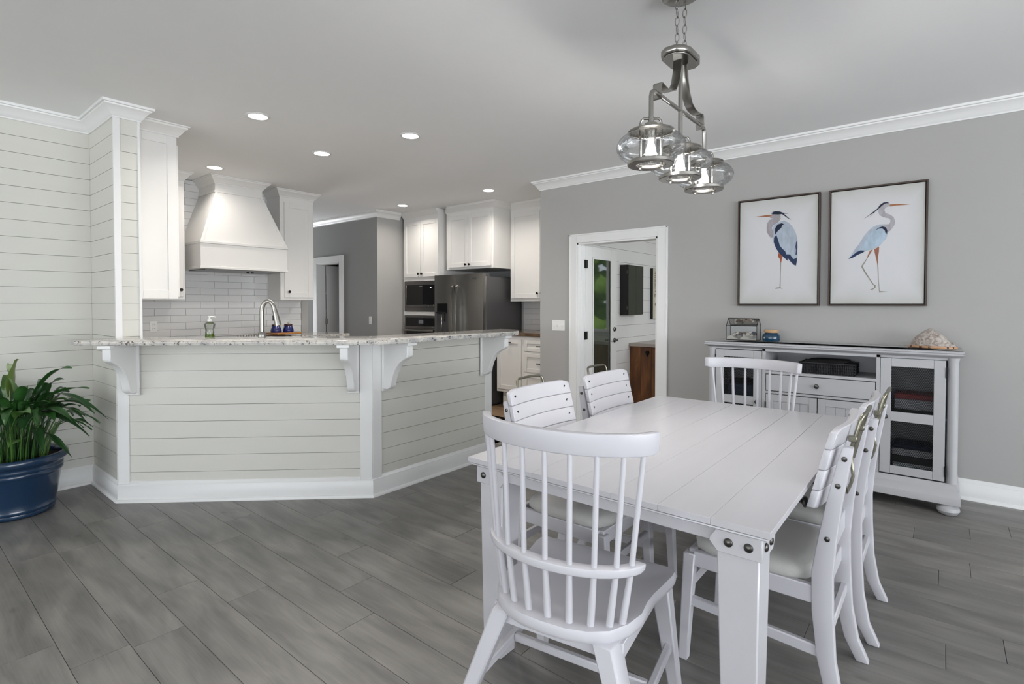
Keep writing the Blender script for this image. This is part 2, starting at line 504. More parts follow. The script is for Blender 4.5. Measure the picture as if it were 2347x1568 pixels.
for k in range(-7, 22):
    y = ROW0 + k * PITCH
    W = min(PITCH, 4.86 - y)
    if W <= 0.01: continue
    j = joints.get(k, -2.0 - 0.37 * ((k * 5) % 7))
    x = j
    while x > -5.02: x -= LEN
    while x < 2.4:
        x0, x1 = max(x, -5.02), min(x + LEN, 2.4)
        x += LEN
        if x1 - x0 < 0.03: continue
        key = (round(x1 - x0, 3), round(W, 3))
        if key not in cache: cache[key] = plank_mesh(key[0], key[1])
        O('plank', cache[key], floor_m, floor, loc=(x0, y, 0.0))
# kitchen and mudroom floor
b = B(); b.box(-12, -4.6, 1.15, 6.4, -0.12, -0.012); b.box(-4.6, -3.3, 2.0, 6.4, -0.12, -0.013); b.box(-3.6, 0.5, 4.98, 8.7, -0.12, -0.0125)
b.box(-12, -5.2, 6.4, 8, -0.12, -0.0125)
kf = struct('floor', b, brown_floor_m, label='brown wood floor of the kitchen seen past the peninsula', cat='floor')
cache2 = {}
for k in range(0, 12):
    y = 3.72 + k * 0.127
    for n in range(3):
        x0 = -4.64 + n * 0.42 + (k % 3) * 0.1 - 0.1
        x1 = min(x0 + 0.42, -3.56 if y > 4.8 else -3.32)
        if x1 - x0 < .05: continue
        key = round(x1 - x0, 3)
        if key not in cache2: cache2[key] = plank_mesh(key, 0.127, brown_floor_m)
        O('plank', cache2[key], brown_floor_m, kf, loc=(x0, y, 0.0))

# ---- ceiling
b = B(); b.box(-12, 6.72, -7.92, 8.8, CEIL, CEIL + 0.15)
struct('ceiling', b, ceiling_m, label='flat light grey ceiling', cat='ceiling')

# ---- board walls (shiplap)
SZ0, SP = 0.2025, 0.11667
def seams(z0, z1, s0=SZ0, sp=SP):
    k = math.floor((z0 - s0) / sp)
    z = [z0]
    while True:
        k += 1
        v = s0 + k * sp
        if v >= z1 - 0.004: break
        if v > z0 + 0.004: z.append(v)
    z.append(z1)
    return list(zip(z[:-1], z[1:]))
GAP = 0.0022
def boards(parent, L, z0, z1, matrix, s0=SZ0, sp=SP, mat=None, t=0.013):
    for a, c in seams(z0, z1, s0, sp):
        q = B(); q.m = matrix
        q.box(0, L, -t, 0, a + GAP / 2, c - GAP / 2)
        O('plank', q, mat or shiplap_m, parent, bev=0.0008, smooth=0)
def frame2(p0, p1):
    """matrix whose x runs p0 -> p1 and whose -y is the right-hand side"""
    d = Vector((p1[0] - p0[0], p1[1] - p0[1], 0)); L = d.length; d.normalize()
    n = Vector((-d.y, d.x, 0))
    m = Matrix(((d.x, n.x, 0, p0[0]), (d.y, n.y, 0, p0[1]), (0, 0, 1, 0), (0, 0, 0, 1)))
    return m, L

# left wall of the dining area, face at X=-5.02
b = B(); b.box(-5.2, -5.033, -7.8, 1.10, 0, CEIL)
wl = struct('wall_left', b, gap_m, label='cream shiplap wall at the left of the dining area')
m, L = frame2((-5.033, -1.2), (-5.033, 1.10)); boards(wl, L, 0.03, 2.70, m)
b = B(); b.box(-5.035, -5.019, -7.8, -1.2, 0, CEIL)
O('plain_section', b, shiplap_m, wl)
# wall end that reads as a column
b = B(); b.box(-6.48, -4.424, 1.113, 1.245, 0, CEIL)
wc = struct('wall_end', b, gap_m, label='shiplap wall end standing like a column beside the bar counter')
m, L = frame2((-5.02, 1.113), (-4.424, 1.113)); boards(wc, L + 0.0, 0.03, 2.70, m)
m, L = frame2((-4.424, 1.113), (-4.424, 1.245)); boards(wc, L, 1.10, 2.70, m)
b = B(); b.box(-4.42, -4.404, 1.094, 1.135, 1.10, 2.66)
O('corner_board', b, white_trim, wc, bev=0.002)
b = B(); b.box(-4.428, -4.402, 1.236, 1.252, 1.10, 2.66)
O('corner_board', b, white_trim, wc, bev=0.002)
b = B(); b.box(-6.48, -4.424, 1.2452, 1.252, 0, CEIL)
O('kitchen_side_lining', b, white_cab, wc)

# ---- diagonal peninsula half wall
D0 = -3.777
A = on_line(D0, Y=1.097); Kc = (-3.12, (D0 - NX * -3.12) / NY); E_ = (-3.12, 3.515)
D1 = D0 - 0.12
Ai = on_line(D1, X=-4.45); Ki = (-3.24, (D1 - NX * -3.24) / NY)
TOPW = 1.10
def inset(p, q, d):
    v = Vector((q[0] - p[0], q[1] - p[1])).normalized(); n = Vector((v.y, -v.x))
    return n * d
g = 0.013
Kb = (-3.12 - g, (D0 - g - NX * (-3.12 - g)) / NY); Ab = on_line(D0 - g, Y=1.097)
b = B(); b.prism([Ab, Kb, (-3.12 - g, 3.515), (-3.24, 3.515), Ki, Ai], 'xy', 0, TOPW)
wp = struct('wall_peninsula', b, gap_m, label='half-height shiplap wall that carries the bar counter')
m, L = frame2(Ab, Kb); boards(wp, L, 0.03, TOPW, m)
m, L = frame2(Kb, (-3.12 - g, 3.515)); boards(wp, L, 0.03, TOPW, m)
m, L1 = frame2(A, Kc)
b = B(); b.m = m; b.box(0.0, 0.075, -0.010, 0.0, 0.1, TOPW)
O('corner_board', b, white_trim, wp, bev=0.0015)
b = B(); b.m = m; b.box(L1 - 0.083, L1 + 0.001, -0.010, 0.0, 0.1, TOPW)
O('corner_board', b, white_trim, wp, bev=0.0015)
m, L2 = frame2(Kc, E_)
b = B(); b.m = m; b.box(-0.003, 0.075, -0.010, 0.0, 0.1, TOPW)
O('corner_board', b, white_trim, wp, bev=0.0015)
b = B(); b.m = m; b.box(L2 - 0.07, L2 + 0.012, -0.010, 0.0, 0.1, TOPW); b.box(L2, L2 + 0.012, 0, 0.133, 0.1, TOPW)
O('corner_board', b, white_trim, wp, bev=0.0015)

# ---- baseboards and crown
BASE = [(0, 0), (0.030, 0), (0.030, 0.010), (0.024, 0.019), (0.0165, 0.021), (0.0165, 0.108), (0.013, 0.113), (0.013, 0.122), (0.009, 0.127), (0.008, 0.138), (0.004, 0.143), (0, 0.143)]
CROWN = [(0, CEIL - .098), (.010, CEIL - .098), (.010, CEIL - .088), (.022, CEIL - .076), (.026, CEIL - .066), (.050, CEIL - .034), (.062, CEIL - .027), (.064, CEIL - .018), (.076, CEIL - .016), (.078, CEIL), (0, CEIL)]
b = B(); b.sweep([(-5.02, -7.7), (-5.02, 1.10), on_line(D0, Y=1.10), Kc, E_, (-3.24, 3.515)], BASE)
struct('baseboard_left', b, white_trim, label='white baseboard along the shiplap walls and the peninsula', cat='baseboard')
b = B(); b.sweep([(-5.02, -7.7), (-5.02, 1.10), (-4.411, 1.10), (-4.411, 1.249), (-4.7, 1.249)], CROWN)
struct('trim_1', b, white_trim, label='white crown moulding over the left shiplap wall and wall end', cat='moulding')

# ---- right wall with the doorway (face Y=4.86)
DX0, DX1, DZ = -3.057, -2.144, 2.017
b = B()
b.box(-3.55, DX0, 4.86, 4.98, 0, CEIL); b.box(DX1, 6.6, 4.86, 4.98, 0, CEIL); b.box(DX0, DX1, 4.86, 4.98, DZ, CEIL)
struct('wall_right', b, wall_grey, label='warm grey painted wall with the two heron pictures and the doorway')
b = B(); b.box(-3.55, -3.185, 4.981, 8.7, 0, CEIL)
wm = struct('wall_mudroom', b, gap_m, label='white shiplap wall seen through the doorway')
white_ship = M('white_shiplap_paint', (0.90, 0.90, 0.895), 0.5, var=0.01)
m, L = frame2((-3.185, 8.7), (-3.185, 4.981))
m2, L = frame2((-3.185, 4.99), (-3.185, 8.7))
for a, c in seams(0.0, 2.73, 1.413, 0.1602):
    q = B(); q.m = m2; q.box(0, L, -0.015, 0, a + 0.0015, c - 0.0015)
    O('plank', q, white_ship, wm, bev=0.0008, smooth=0)
b = B(); b.sweep([(-3.55, 5.98), (-3.55, 4.86), (6.5, 4.86)], CROWN, side=1)
struct('trim_2', b, white_trim, label='white crown moulding over the grey wall', cat='moulding')
b = B(); b.sweep([(-3.55, 5.2), (-3.55, 4.86), (DX0 - 0.092, 4.86)], BASE); b.sweep([(DX1 + 0.102, 4.86), (6.5, 4.86)], BASE)
struct('baseboard_right', b, white_trim, label='white baseboard under the grey wall', cat='baseboard')
# door casing, jamb
b = B()
for x0, x1 in ((DX0 - 0.092, DX0), (DX1, DX1 + 0.102)):
    b.box(x0, x1, 4.840, 4.86, 0, DZ + 0.092)
b.box(DX0, DX1, 4.840, 4.86, DZ, DZ + 0.092)
b.box(DX0 - 0.092, DX0 - 0.075, 4.835, 4.841, 0, DZ + 0.092); b.box(DX1 + 0.087, DX1 + 0.104, 4.835, 4.841, 0, DZ + 0.092); b.box(DX0 - .092, DX1 + .104, 4.835, 4.841, DZ + 0.078, DZ + 0.094)
b.box(DX0, DX0 + 0.019, 4.85, 4.99, 0, DZ); b.box(DX1 - 0.019, DX1, 4.85, 4.99, 0, DZ); b.box(DX0, DX1, 4.85, 4.99, DZ - 0.019, DZ)
b.box(DX0 + .019, DX0 + 0.032, 4.90, 4.95, 0, DZ - .019); b.box(DX1 - 0.032, DX1 - .019, 4.90, 4.95, 0, DZ - .019)
struct('trim_3', b, white_trim, bev=0.002, label='white casing around the mudroom doorway', cat='casing')

# ---- kitchen shell
b = B(); b.box(-6.62, -6.492, 1.11, 3.693, 0, CEIL)
wk = struct('wall_kitchen', b, grout_m, label='tiled kitchen wall behind the range hood')
b = B(); b.box(-6.492, -6.482, 3.607, 3.693, 0, CEIL); b.box(-6.62, -6.482, 3.6931, 3.70, 0, CEIL)
O('painted_edge', b, wall_grey, wk)
TL_, TP = 0.30, 0.0762
cache3 = {}
for k in range(-1, 23):
    z0 = 1.0105 + k * TP; z1 = min(z0 + TP, 2.73)
    z0 = max(z0, 0.992)
    if z1 - z0 < 0.01: continue
    ya, yb = (1.255, 3.605) if z0 < 1.43 else (2.12, 3.17)
    x = 2.10 + (0.15 if k % 2 else 0.0) - 3 * TL_
    while x < yb:
        a, c = max(x, ya), min(x + TL_, yb)
        x += TL_
        if c - a < 0.012: continue
        key = (round(c - a, 3), round(z1 - z0, 4))
        if key not in cache3:
            q = B(); q.box(0, 0.010, 0.0011, key[0] - 0.0011, 0.0011, key[1] - 0.0011)
            cache3[key] = q.mesh('tile', tile_m, bev=0.0015, smooth=0)
        o = O('tile', cache3[key], tile_m, wk, loc=(-6.492, a, z0))
        o.rotation_euler = (0, random.uniform(-0.004, 0.004), random.uniform(-0.002, 0.002))
# back wall of the kitchen
b = B(); b.box(-6.47, -3.55, 5.985, 6.10, 0, CEIL)
wb = struct('wall_back', b, grout_m, label='kitchen back wall behind the refrigerator')
for k in range(0, 6):
    z0 = 0.997 + k * TP
    if z0 > 1.40: break
    z1 = min(z0 + TP, 1.405)
    x = -4.66 + (0.15 if k % 2 else 0)
    xs = [-4.66] + [x + TL_ * i for i in range(0, 5) if -4.65 < x + TL_ * i < -3.56] + [-3.555]
    for a, c in zip(xs[:-1], xs[1:]):
        q = B(); q.box(a + .001, c - .001, 5.975, 5.985, z0 + .001, z1 - .001)
        O('tile', q, tile_m, wb, bev=0.0015, smooth=0)
# block of wall beside the oven tower and the dark hall
b = B(); b.box(-6.60, -6.47, 4.79, 5.985, 0, CEIL); b.box(-7.43, -6.60, 4.79, 4.91, 0, CEIL); b.box(-12, -8.09, 4.79, 4.91, 0, CEIL); b.box(-8.09, -7.43, 4.79, 4.91, 2.03, CEIL)
struct('wall_hall', b, wall_shaded, label='shaded grey hall wall with an open doorway')
b = B(); b.box(-6.4695, -6.462, 4.79, 5.98, 0, CEIL)
struct('wall_pantry', b, wall_grey, label='light grey wall return beside the oven tower')
b = B(); b.box(-12, -6.62, 3.58, 3.69, 0, CEIL); b.box(-10.9, -10.8, 3.69, 4.79, 0, CEIL)
struct('wall_hall_far', b, wall_shaded, label='far grey walls of the hall')
b = B(); b.box(-12, -6.60, 6.2, 6.3, 0, CEIL); b.box(-12, -11.9, 4.9, 6.2, 0, CEIL)
struct('wall_bedroom', b, wall_shaded, label='grey wall of the room beyond the hall')
b = B(); b.sweep([(-10.8, 4.79), (-6.462, 4.79), (-6.462, 5.2)], CROWN)
struct('trim_4', b, white_trim, label='white crown moulding over the hall wall', cat='moulding')
b = B()
b.box(-8.205, -8.09, 4.772, 4.79, 0, 2.135); b.box(-7.43, -7.322, 4.772, 4.79, 0, 2.135); b.box(-8.09, -7.43, 4.772, 4.79, 2.03, 2.135)
b.box(-7.346, -7.322, 4.766, 4.773, 0, 2.135); b.box(-8.09, -8.072, 4.78, 4.93, 0, 2.03); b.box(-7.448, -7.43, 4.78, 4.93, 0, 2.03); b.box(-8.09, -7.43, 4.78, 4.93, 2.012, 2.03)
struct('trim_5', b, white_trim, bev=0.002, label='white casing around the hall doorway', cat='casing')
d2 = thing('door_2', 'white interior door standing open in the hall doorway', 'door', (-8.06, 4.93, 0))
d2['kind'] = 'structure'
b = B(); b.box(0, 0.035, 0, 0.62, 0.01, 2.005)
O('door_leaf', b, white_trim, d2, bev=0.002)
b = B(); b.box(-0.012, 0.04, -0.012, 0.0, 1.03, 1.12)
O('hinge', b, nickel, d2)

# ---- rest of the shell behind the camera
b = B()
b.box(-5.2, 6.6, -7.92, -7.8, 0, 0.25); b.box(-5.2, 6.6, -7.92, -7.8, 2.6, CEIL); b.box(-5.2, -5.05, -7.92, -7.8, .25, 2.6); b.box(4.1, 6.6, -7.92, -7.8, .25, 2.6)
for x in (-2.0, 1.0): b.box(x - .06, x + .06, -7.92, -7.8, .25, 2.6)
struct('wall_rear', b, wall_room, label='wall with wide windows behind the camera')
b = B()
b.box(6.6, 6.72, -7.9, 4.98, 0, 0.25); b.box(6.6, 6.72, -7.9, 4.98, 2.55, CEIL); b.box(6.6, 6.72, -7.9, -3.9, .25, 2.55); b.box(6.6, 6.72, 3.9, 4.98, .25, 2.55)
struct('wall_side', b, wall_room, label='wall with glazed doors to the right of the camera')
b = B()
b.box(-3.2, 0.5, 8.6, 8.72, 0, 0.85); b.box(-3.2, 0.5, 8.6, 8.72, 2.25, CEIL); b.box(-3.2, -2.1, 8.6, 8.72, .85, 2.25); b.box(-0.5, 0.5, 8.6, 8.72, .85, 2.25)
b.box(0.38, 0.5, 4.98, 8.6, 0, CEIL)
struct('wall_mudroom_far', b, wall_room, label='far walls of the mudroom with its window')
w1 = thing('window_1', 'white framed mudroom window looking onto the garden', 'window', (-1.3, 8.62, 0.85))
w1['kind'] = 'structure'
b = B()
b.box(-.8, -.75, -.03, .05, 0, 1.4); b.box(.75, .8, -.03, .05, 0, 1.4); b.box(-.75, .75, -.03, .05, 0, .05); b.box(-.75, .75, -.03, .05, 1.35, 1.4); b.box(-.02, .02, 0, .03, .05, 1.35)
O('window_frame', b, white_trim, w1, bev=0.003)
# garden outside
b = B(); b.box(-9, 9, 8.9, 22, -0.35, -0.25)
struct('ground', b, M('lawn', (0.36, 0.42, 0.22), 0.95, var=0.3, scale=8, bump=0.5), label='lawn outside the mudroom window', cat='ground')
hedge_m = M('garden_foliage', (0.42, 0.55, 0.22), 0.8, var=0.6, scale=5, bump=1.0, bscale=14)
rnd = random.Random(3)
b = B()
for i in range(170):
    x = rnd.uniform(-5, 5); z = rnd.uniform(0, 3.6); y = 14.5 + rnd.uniform(-.8, .8)
    b.ball((x, y, z), rnd.uniform(0.25, 0.6), 8, 5)
tag(O('hedge', b, hedge_m), 'green garden hedge outside the mudroom window', 'hedge')
# ================================================================ KITCHEN
def cab_crown(path, side=1):
    z = CEIL
    prof = [(0, z - .088), (.008, z - .088), (.008, z - .078), (.020, z - .066), (.044, z - .032), (.056, z - .025), (.058, z - .012), (.068, z - .010), (.070, z - .001), (0, z - .001)]
    return B().sweep(path, prof, side)
def knob(parent, x, y, z, r=0.0165, mat=None, name='knob'):
    b = B(); b.m = Matrix.Translation((x, y, z)) @ Matrix.Rotation(R(90), 4, 'X')
    b.lathe([(r * .45, 0), (r * .35, .012), (r * .9, .018), (r, .023), (r * .8, .029), (.001, .031)], seg=14)
    return O(name, b, mat or knob_black, parent)
def door(parent, x0, x1, z0, z1, y=0.0, st=0.055, kn=None, name='door'):
    b = B().shaker(x0, x1, z0, z1, y, 0.020, st, 0.010)
    d = O(name, b, white_cab, parent, bev=0.0018)
    if kn: knob(d, kn[0], y - .02, kn[1])
    return d

# recessed ceiling lights
LIGHTS = [(-3.905, 1.848, 'round recessed ceiling light nearest the shiplap wall end'),
          (-4.414, 2.667, 'round recessed ceiling light between the range hood and the middle of the kitchen'),
          (-5.703, 2.257, 'round recessed ceiling light right in front of the range hood'),
          (-3.392, 2.845, 'round recessed ceiling light over the bend of the bar counter'),
          (-5.862, 4.775, 'round recessed ceiling light nearest the oven tower'),
          (-4.281, 4.800, 'round recessed ceiling light in front of the refrigerator')]
for x, y, lab in LIGHTS:
    t = thing('ceiling_light', lab, 'ceiling light', (x, y, CEIL), 0, 'recessed lights in the kitchen ceiling')
    b = B(); b.lathe([(.066, -.006), (.080, -.005), (.086, -.0005), (.086, 0.0)], seg=28, cap=False)
    O('trim_ring', b, white_trim, t)
    b = B(); b.lathe([(.0001, -.0055), (.067, -.005)], seg=28, cap=False)
    O('lens', b, light_lens, t)
    l = area('recessed_lamp', (x, y, CEIL - 0.012), (0, 0, -1), 0.12, 0.12, 3.8 if x < -5.6 and y < 3 else 7 if x < -5.6 else 9 if y < 2 else 13, (1.0, 0.93, 0.85), 'DISK')
    l.data.spread = R(150)
    l.data.cycles.max_bounces = 6

# range hood (local: x along wall, front -y)
HY = 2.665
t = thing('range_hood', 'white painted range hood with tapering chimney over the cooktop', 'range hood', (-6.482, HY, 0), 90)
b = B(); b.box(-.465, .465, -.555, 0, 1.752, 1.995)
b.box(-.472, .472, -.563, -.0, 1.735, 1.76); b.box(-.474, .474, -.566, -.0, 1.995, 2.022)
O('lower_box', b, white_cab, t, bev=0.003)
b = B(); b.hexa([(-.465, -.552, 2.02), (.465, -.552, 2.02), (.465, 0, 2.02), (-.465, 0, 2.02)], [(-.270, -.435, 2.565), (.240, -.435, 2.565), (.240, 0, 2.565), (-.270, 0, 2.565)])
O('tapered_body', b, white_cab, t, bev=0.002)
def edge(p, q, w):
    b = B()
    b.hexa([(p[0], p[1] - .008, p[2]), (p[0] + w, p[1] - .008, p[2]), (p[0] + w, p[1], p[2]), (p[0], p[1], p[2])],
           [(q[0], q[1] - .008, q[2]), (q[0] + w, q[1] - .008, q[2]), (q[0] + w, q[1], q[2]), (q[0], q[1], q[2])])
    O('edge_strip', b, white_cab, t)
edge((-.465, -.552, 2.02), (-.270, -.435, 2.565), .03)
edge((.435, -.552, 2.02), (.210, -.435, 2.565), .03)
b = B(); b.box(-.280, .250, -.445, 0, 2.562, 2.58); b.box(-.268, .238, -.432, 0, 2.58, CEIL - 0.002)
O('chimney', b, white_cab, t, bev=0.002)
O('crown_moulding', cab_crown([(-.268, 0), (-.268, -.432), (.238, -.432), (.238, 0)], 1), white_cab, t)
b = B(); b.box(-.40, .40, -.50, -.06, 1.725, 1.736)
O('filter_panel', b, steel_trim, t)
for kx in (.10, .15):
    b = B(); b.cyl((kx, -.36, 1.727), (kx, -.36, 1.712), .014); O('knob', b, black_plastic, t)

# cabinets beside the hood
for y0, y1, lab, kx in ((3.165, 3.598, 'tall white wall cabinet to the right of the range hood', 'l'), (1.70, 2.138, 'white wall cabinet to the left of the range hood, mostly hidden', 'r')):
    t = thing('wall_cabinet', lab, 'cabinet', (-6.482, y0, 0), 90, 'white wall cabinets')
    w = y1 - y0
    b = B(); b.box(0, w, -.318, 0, 1.412, 2.735)
    O('cabinet_body', b, white_cab, t, bev=0.002)
    door(t, .048, w - .022, 1.443, 2.588, -.318, .06, (.095 if kx == 'l' else w - .05, 1.512))
    O('crown_moulding', cab_crown([(0, 0), (0, -.318), (w, -.318), (w, 0)], 1), white_cab, t)
# near upper cabinet, end panel towards the dining room
t = thing('wall_cabinet', 'nearest white wall cabinet, its panelled end facing out beside the shiplap wall end', 'cabinet', (-4.635, 1.253, 0), 90, 'white wall cabinets')
b = B(); b.box(0, .30, 0, 1.44, 1.400, 2.735)
O('cabinet_body', b, white_cab, t, bev=0.002)
b = B().shaker(0.002, .300, 1.405, 2.655, 0.0, .018, .066, .008)
O('end_panel', b, white_cab, t, bev=0.0015)
b = B(); b.box(.2785, .2975, .03, .5, 1.405, 2.65)
for i in range(3):
    bb = B(); bb.box(.3005, .319, .01 + i * .46, .455 + i * .46, 1.42, 2.60)
    O('door', bb, white_cab, t, bev=0.002)
O('crown_moulding', cab_crown([(0, -.018), (.305, -.018), (.305, 1.4)], 1), white_cab, t)

# hood wall base cabinets and countertop
t = thing('base_cabinet', 'white base cabinet run under the cooktop', 'cabinet', (-6.482, 1.26, 0), 90, 'white base cabinets')
b = B(); b.box(0, 2.62, -.60, 0, .10, .955); b.box(0, 2.6, -.54, 0, 0, .10)
O('cabinet_body', b, white_cab, t, bev=0.002)
for i in range(5):
    door(t, .02 + i * .52, .52 + i * .52, .14, .93, -.60, .055, (.47 + i * .52, .85))
b = B(); b.box(-6.482, -5.845, 1.256, 3.905, .956, .993)
tag(O('countertop', b, gran_m, bev=0.004), 'granite countertop along the hood wall under the cooktop', 'countertop')
t = thing('cooktop', 'black glass cooktop set in the counter under the range hood', 'cooktop', (-6.13, 2.68, .993))
b = B(); b.box(-.26, .26, -.46, .46, 0, .008)
O('glass_plate', b, black_glass, t, bev=0.002)
b = B()
for cx, cy, r in ((-.12, -.27, .10), (.1, -.27, .075), (-.1, .24, .09), (.1, .26, .11)):
    b.lathe([(r - .003, .0082), (r, .0088), (r + .003, .0082)], cx, cy, 24, cap=False)
O('burner_ring', b, steel_trim, t)
for i in range(4):
    b = B(); b.lathe([(.020, .008), (.019, .024), (.016, .03), (.0001, .030)], 0.20, -.10 + i * .058, 14)
    b.box(.196, .204, -.10 + i * .058 - .018, -.10 + i * .058 + .018, .03, .036)
    O('knob', b, steel, t)
t = thing('outlet', 'white electrical outlet on the tiled wall', 'outlet', (-6.4815, 1.941, 1.125), 90)
b = B(); b.box(-.035, .035, -.006, 0, -.06, .06); O('cover_plate', b, white_plastic, t, bev=0.002)
for s in (-1, 1):
    b = B(); b.box(-.017, .017, -.009, -.005, s * .022 - .014, s * .022 + .014)
    r_ = O('receptacle', b, white_plastic, t, bev=0.003)
    b = B(); b.box(-.008, -.005, -.0095, -.0085, s * .022 - .002, s * .022 + .008); b.box(.005, .008, -.0095, -.0085, s * .022 - .002, s * .022 + .008)
    O('slot', b, black_plastic, r_)

# cutting board with canisters
tag(O('cutting_board', B().box(-.12, .12, -.165, .165, 0, .022), board_m, bev=0.004, loc=(-6.13, 3.185, 1.005)), 'wooden board with two blue canisters on it beside the cooktop', 'board')
bo = [o for o in C.objects if o.name == 'cutting_board'][0]; bo.rotation_euler = (0, 0, R(8))
for i, (x, y, lab) in enumerate(((-6.14, 3.095, 'cobalt blue canister on the left of the wooden board'), (-6.12, 3.235, 'cobalt blue canister on the right of the wooden board'))):
    t = thing('canister', lab, 'canister', (x, y, 1.0273), 0, 'blue canisters on the board')
    b = B(); b.lathe([(.058, 0), (.062, .010), (.061, .03), (.052, .055), (.046, .075), (.044, .078)], seg=24); O('jar_body', b, cobalt, t)
    b = B(); b.lathe([(.046, .078), (.048, .082), (.046, .094), (.03, .098), (.001, .100)], seg=24); O('lid', b, cork_m, t)
    b = B(); b.tube([(0.012 * math.cos(a), 0, .110 + .012 * math.sin(a)) for a in [k * PI / 6 for k in range(12)]], .0022, 6, closed=True); O('wire_clasp', b, steel, t)

# sink counter behind the bar
W1 = on_line(D1 - 0.002, X=-4.30); W2 = (-3.242, (D1 - .002 - NX * -3.242) / NY)
S1 = on_line(D1 - 0.66, X=-5.0); S2 = (-3.90, (D1 - 0.66 - NX * -3.90) / NY)
b = B(); b.prism([(-5.845, 1.256), (-4.43, 1.256), W1, W2, (-3.242, 3.51), (-3.90, 3.51), S2, (-4.93, 1.95), (-5.845, 1.95)], 'xy', 0.956, 0.993)
tag(O('countertop', b, gran_m, bev=0.004), 'granite sink countertop just behind the raised bar', 'countertop')
b = B(); b.prism([(-5.79, 1.262), (-4.43, 1.262), W1, W2, (-3.242, 3.50), (-3.86, 3.50), (-3.86, S2[1] - .02), (-4.90, 1.90), (-5.79, 1.90)], 'xy', 0.0, 0.955)
tag(O('base_cabinet', b, white_cab), 'white sink base cabinets behind the raised bar', 'cabinet', 'white base cabinets')

# the raised bar slab
F = D0 + 0.318; Bk = -3.903
XF = -2.795
def rounded(p, q, r_, n=5):
    return [tuple(Vector(p).lerp(Vector(r_), k / n).lerp(Vector(r_).lerp(Vector(q), k / n), k / n)) for k in range(n + 1)]
c_front = (XF, (F - NX * XF) / NY)
fa = on_line(F, X=XF - 0.09); 
pts = [(-4.412, .842), (-4.255, .835)]
pts += rounded(fa, (XF, c_front[1] + .12), c_front)
pts += [(XF, 3.50), (XF - .03, 3.56), (-3.03, 3.80), (-3.235, 3.80)]
bx = -3.235
pts += [(bx, (Bk - NX * bx) / NY), on_line(Bk, X=-4.409), (-4.409, 1.098), (-4.412, 1.0)]
b = B(); b.prism(pts, 'xy', 1.1005, 1.131)
tag(O('bar_counter', b, gran_m, bev=0.004, bseg=2), 'white granite bar counter with a bend, resting on the shiplap half wall', 'countertop')

# corbels
def corbel_mesh():
    b = B()
    prof = [(0, 1.08), (.268, 1.08), (.268, 1.015), (.262, .998), (.225, .980), (.180, .955), (.140, .915), (.110, .868), (.092, .82), (.086, .79), (.075, .772), (.052, .757), (0, .757)]
    b.prism(prof, 'xz', -.026, .026)
    return b.mesh('bracket', white_trim, bev=0.004)
def corbel_parts(t):
    O('bracket', CORB, white_trim, t)
    b = B(); b.box(-.0005, .012, -.040, .040, .742, 1.0995); O('back_plate', b, white_trim, t, bev=0.002)
    b = B(); b.box(.002, .292, -.040, .040, 1.080, 1.0995); O('top_plate', b, white_trim, t, bev=0.002)
CORB = corbel_mesh()
def place_corbel(px, py, ang, lab):
    t = thing('corbel', lab, 'corbel', (px, py, 0), ang, 'white corbels under the bar counter')
    corbel_parts(t)
dv = Vector((Kc[0] - A[0], Kc[1] - A[1])).normalized(); nv = (NX, NY)
na = math.degrees(math.atan2(NY, NX))
p = Vector(A) + dv * 0.115 + Vector(nv) * 0.012; place_corbel(p.x, p.y, na, 'white scrolled corbel at the left end of the bar counter')
p = Vector(Kc) - dv * 0.125 + Vector(nv) * 0.012; place_corbel(p.x, p.y, na, 'white corbel just left of the bend of the half wall, seen end-on')
place_corbel(-3.118 + .012, 2.372, 0, 'white corbel just right of the bend of the half wall')
place_corbel(-3.118 + .012, 3.41, 0, 'white corbel at the right end of the bar counter by the refrigerator')

# faucet
t = thing('faucet', 'brushed nickel gooseneck kitchen faucet rising behind the bar counter', 'faucet', (-3.985, 1.90, .993), 45)
b = B(); b.lathe([(.032, 0), (.032, .055), (.030, .135), (.027, .150), (.0215, .165)], seg=20); O('base', b, nickel, t)
pth = [(0, 0, .16), (0, 0, .315)] + [(-.046 + .046 * math.cos(R(a)), 0, .315 + .078 * math.sin(R(a))) for a in range(0, 166, 15)]
pth = [(-(q[0]), q[1], q[2]) for q in pth]
b = B(); b.tube(pth, .0165, 14); O('gooseneck', b, nickel, t)
e = pth[-1]
b = B(); b.tube([e, (e[0] + .010, 0, e[2] - .035), (e[0] + .018, 0, e[2] - .075), (e[0] + .028, 0, e[2] - .125)], [.0175, .019, .022, .025], 16); sp = O('spray_head', b, nickel, t)
b = B(); b.box(e[0] - .012, e[0] - .004, -.006, .006, e[2] - .09, e[2] - .05); O('button', b, black_plastic, sp)
b = B(); b.cyl((0, .02, .09), (0, .052, .092), .009); b.tube([(0, .05, .092), (.02, .07, .10), (.05, .08, .11)], .006, 8); O('lever', b, nickel, t)
# soap bottle
t = thing('soap_bottle', 'clear pump soap bottle with green soap behind the bar counter', 'soap bottle', (-4.245, 1.633, .9935))
k = 1.0
b = B(); b.lathe([(.036, 0), (.037, .05), (.036, .118), (.031, .135), (.030, .152), (.028, .180), (.037, .213), (.037, .222), (.022, .236), (.014, .242)], seg=24); O('bottle', b, glass_soap, t)
b = B(); b.lathe([(.0345, .002), (.0355, .05), (.0345, .118), (.0300, .135), (.0285, .150), (.0001, .150)], seg=20); O('soap', b, M('green_soap', (0.42, 0.55, 0.10), 0.2, var=.1), t)
b = B(); b.lathe([(.015, .240), (.015, .256), (.008, .259), (.006, .272), (.010, .273), (.010, .280)], seg=16)
b.tube([(0, 0, .276), (.022, .015, .277), (.040, .028, .273)], [.006, .005, .0035], 8); O('pump', b, white_plastic, t)

